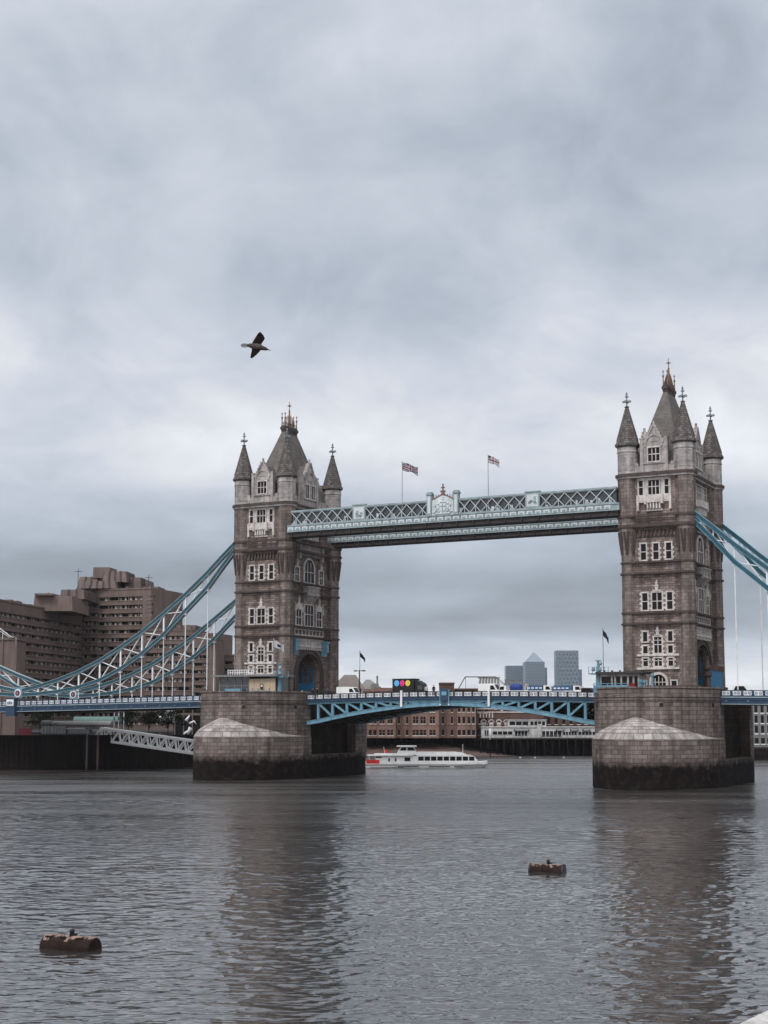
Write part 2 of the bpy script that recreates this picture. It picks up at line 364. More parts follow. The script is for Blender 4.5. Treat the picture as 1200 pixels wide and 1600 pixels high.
def make_pier(s0, label):
    r = empty('bridge_pier', S(s0, 9.5, 0), -TH, label, 'bridge pier', 'stone river piers of the bridge')
    mb = MB(); wallband(mb, LO, -3, 4.6, 0, True); wallband(mb, notch(LO), 4.6, 8.15, 0, True); mb.build('pier_base', 'pier', r)
    mb = MB(); wallband(mb, notch(UP), 4.6, BZ, 0, True); mb.build('pier_body', 'pier', r)
    for sg in (-1, 1):                         # bascule chamber wall, coloured much darker than the pier granite
        mb = MB(); mb.box(min(sg * 8.9, sg * 9.1), max(sg * 8.9, sg * 9.1), -9.25, 9.25, 4.4, BZ - .4); mb.box(min(sg * 9.1, sg * 11.05), max(sg * 9.1, sg * 11.05), -9.3, -9.2, 4.65, BZ - .4); mb.box(min(sg * 9.1, sg * 11.05), max(sg * 9.1, sg * 11.05), 9.2, 9.3, 4.65, BZ - .4); mb.build('chamber_wall', 'black_granite', r)
    for sg in (-1, 1):
        end = [p for p in UP if p[1] * sg >= 9.4]; end.sort(key=lambda p: math.atan2(p[0], p[1] * sg - 4))
        inn = [(x * .955, y - sg * (.45 if abs(x) < 9 else .3)) for x, y in end]; poly = end + inn[::-1]
        if sg < 0: poly = poly[::-1]
        mb = MB(); wallband(mb, poly, BZ - .02, 16.72, 0, True); mb.build('parapet_wall', 'pier', r)
        for e, z0, z1 in ((0.16, 16.72, 16.95), (0.12, 15.25, 15.4), (0.2, 14.75, 14.95), (0.1, 14.45, 14.6)):
            out_ = [(x * (1 + e / 11), y + sg * e) for x, y in end]; po = out_ + inn[::-1]
            if sg < 0: po = po[::-1]
            mb = MB(); mb.prism(po, z0, z1); mb.build('coping', 'pier', r)
    front = [p for p in LO if p[1] < -9.4]; front.sort(key=lambda p: math.atan2(p[0], -p[1] - 5)); n = len(front)
    ap = (0, -22.6, 12.5); mb = MB(); rings = 9; pts = []; fs = []; uvs = []
    acc = [0]
    for i in range(n - 1): acc.append(acc[-1] + math.dist(front[i], front[i + 1]))
    for k in range(rings + 1):
        f = k / rings; z = 8.15 + (ap[2] - 8.15) * (f ** 0.62)
        for x, y in front: pts.append((x + (ap[0] - x) * f, y + (ap[1] - y) * f, z))
    for k in range(rings):
        for i in range(n - 1):
            fs.append((k * n + i, k * n + i + 1, (k + 1) * n + i + 1, (k + 1) * n + i))
            uvs.append([(acc[i + a], (k + b) * 0.72) for a, b in ((0, 0), (1, 0), (1, 1), (0, 1))])
    mb.add(pts, fs, 0, False, uvs); mb.build('cutwater_cap', 'capstone', r)
    for i in range(4, len(UP), 9):             # small square drain holes under the cornice
        a, b = Vector(UP[i - 1]), Vector(UP[i]); c = (a + b) / 2; d = (b - a).normalized(); nrm = Vector((d.y, -d.x))
        if c.y < -10:
            q = c + nrm * 0.02; mb = MB(); mb.beam((q.x - d.x * .3, q.y - d.y * .3, 13.9), (q.x + d.x * .3, q.y + d.y * .3, 13.9), 0.1, 0.6); mb.build('drain_opening', 'dark', r)
    return r
make_pier(-41.15, 'granite river pier with pale cutwater dome under the tower beside the brown hotel')
make_pier(41.15, 'granite river pier with pale cutwater dome under the tower nearest the right edge')

# ------------------------------------------------------------------ towers
YW, XW = 10.4, 5.0
tfW = lambda u, v, d: (u, -(YW + d), v - BZ)
tfE = lambda u, v, d: (-u, YW + d, v - BZ)
tfS = lambda u, v, d: (XW + d, u, v - BZ)
tfN = lambda u, v, d: (-(XW + d), -u, v - BZ)
TZ = (0, 0, BZ)
def win(parent, tf, uc, v0, v1, w, lights=1, trans=(0.5,), quoin=True, arch=False, jw=0.26, d=0.0, name='window', mats=('dress', 'glass')):
    mb = MB(tf); a, b = uc - w / 2, uc + w / 2
    if arch:
        n = 12; r = w / 2; vs = v1 - r * 1.05
        cur = [(uc - r * math.cos(math.pi * k / n), vs + r * 1.05 * math.sin(math.pi * k / n)) for k in range(n + 1)]
        mb.prism([(a, v0)] + cur + [(b, v0)], -.1 + d, .03 + d, 1)
        oc = [(uc + (x - uc) * (r + jw) / r, vs + (y - vs) * (r + jw) / r) for x, y in cur]
        for k in range(n):
            q = [cur[k], cur[k + 1], oc[k + 1], oc[k]]; mb.prism(q, -.05 + d, .2 + d, 0)
        mb.box(a - jw, a, v0, vs, -.05 + d, .2 + d); mb.box(b, b + jw, v0, vs, -.05 + d, .2 + d)
    else:
        mb.box(a, b, v0, v1, -.1 + d, .03 + d, 1)
        mb.box(a - jw, a, v0, v1, -.05 + d, .16 + d); mb.box(b, b + jw, v0, v1, -.05 + d, .16 + d)
        mb.box(a - jw - .04, b + jw + .04, v1, v1 + .26, -.05 + d, .2 + d)
    mb.box(a - jw - .06, b + jw + .06, v0 - .22, v0, -.05 + d, .24 + d)
    for k in range(1, lights):
        u = a + w * k / lights; mb.box(u - .07, u + .07, v0, (v1 - .15 if not arch else v1 - .3 - abs(u - uc) * .5), 0 + d, .11 + d)
    for t in trans: vv = v0 + (v1 - v0) * t; mb.box(a, b, vv - .07, vv + .07, 0.01 + d, .12 + d)
    if quoin:
        k = 0; v = v0 + .1
        while v < v1 - .3:
            if k % 2 == 0: mb.box(a - jw - .24, a - jw, v, v + .38, -.05 + d, .13 + d); mb.box(b + jw, b + jw + .24, v, v + .38, -.05 + d, .13 + d)
            v += .42; k += 1
    return mb.build(name, mats, parent)
def pinnacle(mb, u, v, h, w=0.22, d0=0.02, m=0):
    mb.box(u - w, u + w, v, v + h * .45, d0 - .1, d0 + .3, m); mb.box(u - w * 1.5, u + w * 1.5, v + h * .45, v + h * .55, d0 - .1, d0 + .36, m)
    mb.box(u - w * .6, u + w * .6, v + h * .55, v + h * .8, d0 - .1, d0 + .26, m); mb.box(u - w * .9, u + w * .9, v + h * .72, v + h * .8, d0 - .1, d0 + .3, m)
    mb.box(u - w * .3, u + w * .3, v + h * .8, v + h, d0 - .1, d0 + .2, m)
OCT = [(math.cos(math.pi / 8 + math.pi / 4 * k), math.sin(math.pi / 8 + math.pi / 4 * k)) for k in range(8)]
CX, CYT = 5.18, 9.5
def foot(Rr, e=0.0):                           # plan of wall plus corner shafts
    Rr = Rr + e; pts = []
    yw, xw = YW + e, XW + e
    for sx_, sy_, order in ((1, -1, 0), (1, 1, 1), (-1, 1, 2), (-1, -1, 3)):
        cx, cy = sx_ * CX, sy_ * CYT; vs = [(cx + Rr * a, cy + Rr * b) for a, b in OCT]
        vs = [p for p in vs if abs(p[0]) > xw + 0.02 or abs(p[1]) > yw + 0.02]
        vs.sort(key=lambda p: (math.atan2(p[1] - cy, p[0] - cx) - math.atan2(-sx_ * 0 - sy_, -sx_)) % (2 * math.pi)); 
        start = math.atan2(-sy_, -sx_); vs.sort(key=lambda p: (math.atan2(p[1] - cy, p[0] - cx) - start) % (2 * math.pi))
        pts += vs
    return pts
def course(parent, Rr, z0, z1, e, m='band'):
    mb = MB(lambda a, b, c: (a, b, c - BZ)); ring(mb, foot(Rr), e, z0, z1); return mb.build('string_course', m, parent)

def make_tower(s0, label):
    r = empty('bridge_tower', S(s0, 9.5, BZ), -TH, label, 'bridge tower', 'stone towers of the bridge')
    # walls with the road arch through them
    mb = MB(lambda a, b, c: (a, b, c - BZ))
    mb.box(-XW, XW, -YW, -YW + 1.0, BZ, 57); mb.box(-XW, XW, YW - 1.0, YW, BZ, 57)
    arch = [(4.8 * math.cos(math.pi * k / 16), 20.2 + 4.75 * math.sin(math.pi * k / 16)) for k in range(17)]
    poly = [(9.4, BZ), (9.4, 57), (-9.4, 57), (-9.4, BZ), (-4.8, BZ)] + list(reversed(arch)) + [(4.8, BZ)]
    for x0, x1 in ((XW - 1.0, XW), (-XW, -XW + 1.0)):
        n = len(poly); p = [(x0, y, z) for y, z in poly] + [(x1, y, z) for y, z in poly]
        mb.add(p, [(i, (i + 1) % n, n + (i + 1) % n, n + i) for i in range(n)] + [tuple(range(n)), tuple(range(2 * n - 1, n - 1, -1))])
    mb.build('wall', 'stone', r)
    mb = MB(lambda a, b, c: (a, b, c - BZ)); 
    mb.box(-4, 4, -5.3, -4.85, BZ, 25.4); mb.box(-4, 4, 4.85, 5.3, BZ, 25.4); mb.box(-4, 4, -4.85, 4.85, 25.0, 25.4)
    for x in (-3.4, -1.7, 0, 1.7, 3.4): mb.box(x - .25, x + .25, 4.6, 4.85, BZ, 23.5)
    mb.build('portal_lining', 'shaft', r)
    mb = MB(lambda a, b, c: (a, b, c - BZ)); mb.box(-3.9, 3.9, 4.35, 4.5, BZ, 19.0)
    for k in range(7): mb.box(-3.8 + k * 1.2, -3.55 + k * 1.2, 4.36, 4.49, 19.0, 22.2)
    mb.build('portal_gate', 'hoard', r)
    for tf in (tfS, tfN):
        mb = MB(tf)
        for k in range(16):
            a0, a1 = math.pi * k / 16, math.pi * (k + 1) / 16
            for ri, ro, d in ((4.8, 5.15, .28), (5.15, 5.6, .16), (5.6, 5.95, .34)):
                mb.prism([(rr * math.cos(a), 20.2 + rr * .99 * math.sin(a)) for rr, a in ((ri, a0), (ri, a1), (ro, a1), (ro, a0))], -.1, d)
        for sg in (-1, 1):
            for ri, ro, d in ((4.8, 5.15, .28), (5.15, 5.6, .16), (5.6, 5.95, .34)): mb.box(min(sg * ri, sg * ro), max(sg * ri, sg * ro), BZ, 20.2, -.1, d)
        mb.build('portal_arch', 'band', r)
    # corner turrets
    for sx_ in (-1, 1):
        for sy_ in (-1, 1):
            cx, cy = sx_ * CX, sy_ * CYT; z = lambda q: q - BZ
            mb = MB(); mb.lathe([(1.85, z(BZ)), (1.85, z(17.1)), (1.5, z(17.5)), (1.46, z(41.4)), (1.62, z(43.2)), (1.9, z(45.0)), (1.9, z(54.9))], 8, cx, cy)
            t = mb.build('turret', 'shaft', r)
            mb = MB()                          # pointed corbel ribs where the shaft widens
            for k in range(8):
                a = math.pi / 4 * k
                for da in (-.2, .2):
                    q = a + da; p0 = (cx + 1.42 * math.cos(q - da * .9), cy + 1.42 * math.sin(q - da * .9), z(40.8)); p1 = (cx + 1.88 * math.cos(q), cy + 1.88 * math.sin(q), z(44.9))
                    mb.beam(p0, p1, .22, .3)
            mb.build('corbel_rib', 'band', t)
            mb = MB(); mb.lathe([(1.9, z(55.3)), (1.84, z(55.8)), (1.84, z(59.3)), (1.98, z(59.4)), (1.98, z(59.6)), (1.88, z(59.7)), (1.88, z(60.4))], 8, cx, cy)
            for k in range(8):                 # blind tracery panels
                a = math.pi / 4 * k; ca, sa = math.cos(a), math.sin(a)
                for o in (-.42, .42, 0):
                    x, y = cx + 1.70 * ca - o * sa, cy + 1.70 * sa + o * ca
                    mb.beam((x, y, z(56.2)), (x, y, z(58.9)), .09 if o else .06, .14, up=(ca, sa, 0))
                for v in (56.15, 57.1, 58.4, 58.95): mb.beam((cx + 1.70 * ca + .48 * sa, cy + 1.70 * sa - .48 * ca, z(v)), (cx + 1.70 * ca - .48 * sa, cy + 1.70 * sa + .48 * ca, z(v)), .16, .1)
            mb.build('turret_drum', 'upper', t)
            mb = MB(); mb.lathe([(1.9, z(60.3)), (2.3, z(60.6)), (2.3, z(60.95)), (2.12, z(61.15)), (1.95, z(61.6)), (1.22, z(64.4)), (0.3, z(67.7)), (.42, z(67.85)), (.42, z(68.0)), (.2, z(68.1))], 8, cx, cy)
            for k in range(8):                 # ribs up the cone
                a = math.pi / 8 + math.pi / 4 * k
                mb.beam((cx + 1.97 * math.cos(a), cy + 1.97 * math.sin(a), z(61.6)), (cx + .3 * math.cos(a), cy + .3 * math.sin(a), z(67.6)), .14, .14)
            mb.build('spire', 'spire', t)
            mb = MB(); mb.lathe([(.13, z(68.0)), (.10, z(70.1)), (.2, z(70.2)), (.2, z(70.4)), (.05, z(70.75))], 6, cx, cy)
            mb.box(cx - .78, cx + .78, cy - .16, cy + .16, z(68.75), z(69.1)); mb.box(cx - .16, cx + .16, cy - .78, cy + .78, z(68.76), z(69.09)); mb.box(cx - .26, cx + .26, cy - .26, cy + .26, z(69.75), z(69.95))
            mb.build('finial', 'lead', t)
    for zz0, zz1, Rr, e in ((17.0, 17.4, 1.85, .12), (28.2, 28.5, 1.46, .28), (30.15, 30.5, 1.46, .2), (37.15, 37.5, 1.46, .28), (39.15, 39.45, 1.46, .2), (45.6, 46.1, 1.9, .22), (47.4, 47.75, 1.9, .2)): course(r, Rr, zz0, zz1, e)
    c = course(r, 1.9, 54.85, 55.35, .42); c.name = 'cornice'; mbx = course(r, 1.9, 54.5, 54.85, .2, 'upper'); mbx.name = 'cornice'
    # parapet between turrets
    for tf, half in ((tfW, 3.6), (tfE, 3.6), (tfS, 7.9), (tfN, 7.9)):
        mb = MB(tf); mb.box(-half, half, 55.3, 56.6, -.35, .05); k = -half
        while k < half - .4: mb.box(k, k + .62, 56.6, 57.25, -.35, .06); k += 1.1
        mb.build('parapet', 'upper', r)
    # gables
    for tf, hw, sh, apx, ww, back in ((tfW, 2.25, 60.6, 63.9, 2.1, 5.0), (tfE, 2.25, 60.6, 63.9, 2.1, 5.0), (tfS, 3.0, 61.0, 64.9, 1.55, 3.2), (tfN, 3.0, 61.0, 64.9, 1.55, 3.2)):
        mb = MB(tf)
        mb.prism([(-hw, 55.2), (hw, 55.2), (hw, sh), (hw * .72, sh + .25), (.2, apx), (-.2, apx), (-hw * .72, sh + .25), (-hw, sh)], -.75, .1)
        for sg in (-1, 1):
            mb.box(sg * hw - .3, sg * hw + .3, 55.2, sh + .9, -.7, .25); mb.taper(sg * hw - .38, sg * hw + .38, sh + .9, sh + 1.15, -.75, .3, 1, 1)
            p, q = (sg * hw * .8, sh + .2, .15), (sg * .1, apx + .05, .15)
            mb.beam(p, q, .32, .3, up=(0, 0, 1))
            for k in range(5):                 # crockets
                f = (k + .5) / 5; mb.box(p[0] + (q[0] - p[0]) * f - .16 + sg * .1, p[0] + (q[0] - p[0]) * f + .16 + sg * .1, p[1] + (q[1] - p[1]) * f, p[1] + (q[1] - p[1]) * f + .34, -.05, .25)
            mb.box(sg * hw * .55 - .08, sg * hw * .55 + .08, 57.2, sh - .6, .05, .2)
        mb.box(-hw, hw, 56.95, 57.15, 0, .3); mb.box(-hw * .7, hw * .7, 60.05, 60.2, 0, .25)
        n = 10; rr = hw * .66
        for k in range(n):
            a0, a1 = math.pi * k / n, math.pi * (k + 1) / n
            mb.prism([(q * math.cos(a), 60.2 + q * 1.25 * math.sin(a)) for q, a in ((rr, a0), (rr, a1), (rr + .2, a1), (rr + .2, a0))], 0, .27)
        mb.box(-.5, .5, 55.6, 56.7, 0.05, .2); mb.box(-.85, .85, 61.0, 61.12, 0, .2); mb.box(-.12, .12, apx, apx + .8, -.3, .1)
        g = mb.build('gable', 'upper', r)
        if hw < 2.5: win(g, tf, 0, 57.4, 59.85, ww, 3, (.52,), False, jw=.18, d=.1, mats=('dress', 'glass'))
        else:
            for sg in (-1, 1): win(g, tf, sg * 1.25, 57.3, 60.1, ww, 2, (), False, jw=.16, d=.1, mats=('dress', 'glass'))
        mb = MB(tf); p = [(-hw * .9, sh - .3, -.7), (hw * .9, sh - .3, -.7), (0, apx - .5, -.7), (-hw * .9, sh - .3, -back), (hw * .9, sh - .3, -back), (0, apx - .5, -back), (-hw * .9, 56, -.7), (hw * .9, 56, -.7), (-hw * .9, 56, -back), (hw * .9, 56, -back)]
        mb.add(p, [(0, 2, 5, 3), (1, 4, 5, 2), (0, 3, 8, 6), (1, 7, 9, 4)]); mb.build('gable_roof', 'slate', g)
    # main roof, its leaded platform and gilded cresting
    z = lambda q: q - BZ
    mb = MB(); b, t = (4.5, 9.2), (.32, 2.35)
    p = [(sx_ * b[0], sy_ * b[1], z(56.3)) for sx_, sy_ in ((-1, -1), (1, -1), (1, 1), (-1, 1))] + [(sx_ * t[0], sy_ * t[1], z(71.9)) for sx_, sy_ in ((-1, -1), (1, -1), (1, 1), (-1, 1))]
    mb.add(p, [(0, 1, 5, 4), (1, 2, 6, 5), (2, 3, 7, 6), (3, 0, 4, 7), (4, 5, 6, 7), (0, 3, 2, 1)]); rf = mb.build('roof', 'slate', r)
    mb = MB(); mb.taper(-.42, .42, -2.42, 2.42, z(71.3), z(72.2), 1.25, 1.08); mb.box(-.62, .62, -2.75, 2.75, z(72.2), z(72.7)); mb.box(-.5, .5, -2.55, 2.55, z(72.7), z(73.0)); mb.build('roof_platform', 'band', rf)
    mb = MB()
    for y in (-2.35, 2.35):
        for x in (-.38, .38): mb.lathe([(.14, z(73)), (.10, z(74.4)), (.2, z(74.5)), (.2, z(74.8)), (.07, z(74.9)), (.06, z(75.4)), (.2, z(75.5)), (.05, z(75.8))], 6, x, y)
    for k in range(9):
        y = -2.0 + k * .5; hh = 1.1 + 1.5 * math.cos((k - 4) / 4 * 1.3)
        for x in (-.36, .36): mb.beam((x, y, z(73)), (x * .5, y * .75, z(73 + hh)), .1, .1)
    for x in (-.36, .36): mb.box(x - .05, x + .05, -2.2, 2.2, z(73.6), z(73.72))
    mb.build('cresting', 'gold', rf)
    mb = MB(); mb.lathe([(.34, z(73)), (.26, z(75.2)), (.18, z(75.9)), (.16, z(76.4)), (.2, z(76.6)), (.09, z(76.7)), (.07, z(78.0)), (.05, z(78.6))], 8); mb.box(-.42, .42, -.1, .1, z(77.55), z(77.72)); mb.box(-.1, .1, -.42, .42, z(77.56), z(77.71)); mb.build('roof_finial', 'gold', rf)
    # west front
    for tf in (tfW,):
        for u, w, n_ in ((-2.5, .72, 1), (-.15, 2.0, 3), (2.2, .72, 1)): win(r, tf, u, 51.4, 54.0, w, n_, (.55,), False, jw=.2, d=.06)
        mb = MB(tf); mb.box(-3.2, 2.9, 51.0, 51.2, 0, .3)
        for a, b in ((-3.2, -3.05), (-2.0, -1.4), (1.1, 1.7), (2.75, 2.9)): mb.box(a, b, 51.2, 54.4, 0, .1)
        mb.box(-3.2, 2.9, 54.25, 54.45, 0, .16)
        mb.build('window_surround', 'dress', r)
        mb = MB(tf); mb.box(-3.1, 2.9, 50.0, 51.05, 0, .35); mb.box(-1.6, 1.5, 49.9, 51.1, .1, .9)
        for u in (-3.1, -1.55, 1.45, 2.85): mb.box(u - .2, u + .2, 48.6 if abs(u) > 2 else 49.6, 51.3, 0, 1.0 if abs(u) < 2 else .5)
        for k in range(5): mb.box(-1.35 + k * .55, -1.05 + k * .55, 48.8, 49.9, 0, .75 - .0 * k)
        mb.box(-1.5, 1.4, 48.4, 48.75, 0, .35); mb.box(-2.95, -1.75, 50.25, 50.8, .3, .4); mb.box(1.65, 2.7, 50.25, 50.8, .3, .4)
        mb.build('balcony', 'dress', r)
        mb = MB(tf)
        for k in range(9): mb.box(-2.95 + k * .72, -2.62 + k * .72, 44.0, 45.0, 0, .42)
        mb.box(-3.5, 3.5, 45.0, 45.55, 0, .5); mb.box(-3.6, 3.6, 43.75, 43.95, 0, .15); mb.build('corbel_table', 'band', r)
        for u in (-2.3, 0, 2.3): win(r, tf, u, 39.75, 42.6, .95, 1, (.5,), True, jw=.24)
        for u, w, n_ in ((-2.2, .95, 1), (0, 1.75, 2), (2.3, .95, 1)): win(r, tf, u, 30.8, 33.8, w, n_, (.5,), True)
        mb = MB(tf); pinnacle(mb, 0, 34.0, 2.1, .3); mb.box(-.8, .8, 34.0, 34.35, -.05, .2); mb.build('window_finial', 'dress', r)
        for u in (-2.3, 2.25): win(r, tf, u, 25.2, 26.9, .75, 1, (), True, jw=.28)
        win(r, tf, 0, 23.15, 25.95, 1.35, 2, (.52, .8), True, jw=.24)
        mb = MB(tf); pinnacle(mb, 0, 26.2, 1.7, .28); mb.box(-.6, .6, 26.1, 26.45, -.05, .2); mb.build('window_finial', 'dress', r)
        for u in (-2.3, 2.25): win(r, tf, u, 23.1, 24.4, .8, 1, (), True, jw=.24); win(r, tf, u, 20.85, 22.2, .8, 1, (.72,), True, jw=.24)
        win(r, tf, 0, 20.85, 22.2, 1.3, 2, (.7,), True, jw=.24)
        mb = MB(tf); mb.box(-3.8, 3.8, 22.6, 22.95, 0, .32); mb.box(-3.8, 3.8, 20.25, 20.62, 0, .34); mb.build('sill_band', 'dress', r)
        win(r, tf, 0, 16.9, 19.35, 2.6, 4, (.45,), False, True, jw=.42, name='door', mats=('dress', 'glass'))
        for u in (-2.75, 2.75): win(r, tf, u, 16.6, 18.2, .9, 1, (), False, jw=.24)
    # south front
    for tf in (tfS,):
        mb = MB(tf); mb.box(-5.3, 5.3, 26.3, 26.6, 0, .5); mb.box(-5.3, 5.3, 27.75, 27.95, 0, .5)
        for k in range(18): mb.box(-5.2 + k * .6, -4.9 + k * .6, 26.6, 27.75, .05, .42)
        for k in range(14): mb.box(-5.0 + k * .76, -4.65 + k * .76, 25.75, 26.3, 0, .4)
        mb.build('balustrade', 'dress', r)
        mb = MB(tf); mb.box(-5.9, 5.9, 28.6, 28.85, 0, .22); mb.box(-5.9, 5.9, 29.75, 29.95, 0, .22)
        for k in range(9): mb.box(-5.9 + k * 1.45, -5.65 + k * 1.45, 28.85, 29.75, 0, .18)
        mb.build('panel_row', 'dress', r)
        win(r, tf, 0, 30.75, 35.0, 3.4, 3, (.55,), False, jw=.32)
        for u in (-4.2, 4.2):
            win(r, tf, u, 30.75, 33.9, 2.0, 2, (.5,), False, jw=.28)
            mb = MB(tf); mb.prism([(u - 1.4, 34.15), (u + 1.4, 34.15), (u, 35.7)], -.05, .25); pinnacle(mb, u, 35.5, 1.3, .2)
            for sg in (-1, 1): pinnacle(mb, u + sg * 1.35, 33.4, 2.0, .16)
            mb.build('window_hood', 'dress', r)
        mb = MB(tf); mb.taper(-2.1, 2.1, 35.4, 38.4, 0, .2, 1, 1); 
        p = [(-.9, 35.3, 0), (.9, 35.3, 0), (2.2, 36.9, 0), (-2.2, 36.9, 0), (-.9, 35.3, .3), (.9, 35.3, .3), (2.2, 36.9, 1.3), (-2.2, 36.9, 1.3)]
        mb.add(p, [(0, 1, 2, 3), (4, 7, 6, 5), (0, 4, 5, 1), (1, 5, 6, 2), (2, 6, 7, 3), (3, 7, 4, 0)])
        mb.box(-2.3, 2.3, 36.9, 37.3, 0, 1.45); mb.box(-2.2, 2.2, 37.3, 38.5, 0, 1.3); mb.box(-2.35, 2.35, 38.5, 38.8, 0, 1.5)
        for k in range(5): mb.box(-2.1 + k * .98, -1.8 + k * .98, 37.4, 38.4, 1.3, 1.42)
        mb.build('oriel_balcony', 'upper', r)
        win(r, tf, 0, 39.7, 44.5, 3.9, 3, (.45,), False, True, jw=.4)
        for u in (-5.0, 5.0):
            win(r, tf, u, 39.7, 42.5, 1.5, 2, (.5,), True, jw=.24)
            mb = MB(tf); pinnacle(mb, u, 42.8, 1.6, .25); mb.build('window_finial', 'dress', r)
        mb = MB(tf); mb.box(-4.6, 4.6, 45.1, 47.3, 0, .35); mb.box(-4.9, -4.4, 44.4, 47.35, 0, .8); mb.box(4.4, 4.9, 44.4, 47.35, 0, .8); mb.build('inscription_panel', 'upper', r)
        for u, w, n_ in ((-4.0, 1.6, 2), (0, 3.4, 5), (4.0, 1.6, 2)): win(r, tf, u, 51.3, 54.0, w, n_, (.55,), False, jw=.3, d=.06)
        mb = MB(tf); mb.box(-5.4, 5.4, 49.9, 51.0, 0, .5); mb.box(-2.6, 2.6, 49.8, 51.1, .3, 1.2)
        for k in range(7): mb.box(-2.3 + k * .72, -1.95 + k * .72, 48.5, 49.8, 0, .95)
        mb.build('balcony', 'dress', r)
    return r
make_tower(-41.15, 'granite bridge tower with gilded crest standing beside the brown hotel')
make_tower(41.15, 'granite bridge tower with gilded crest near the right edge of the photo')

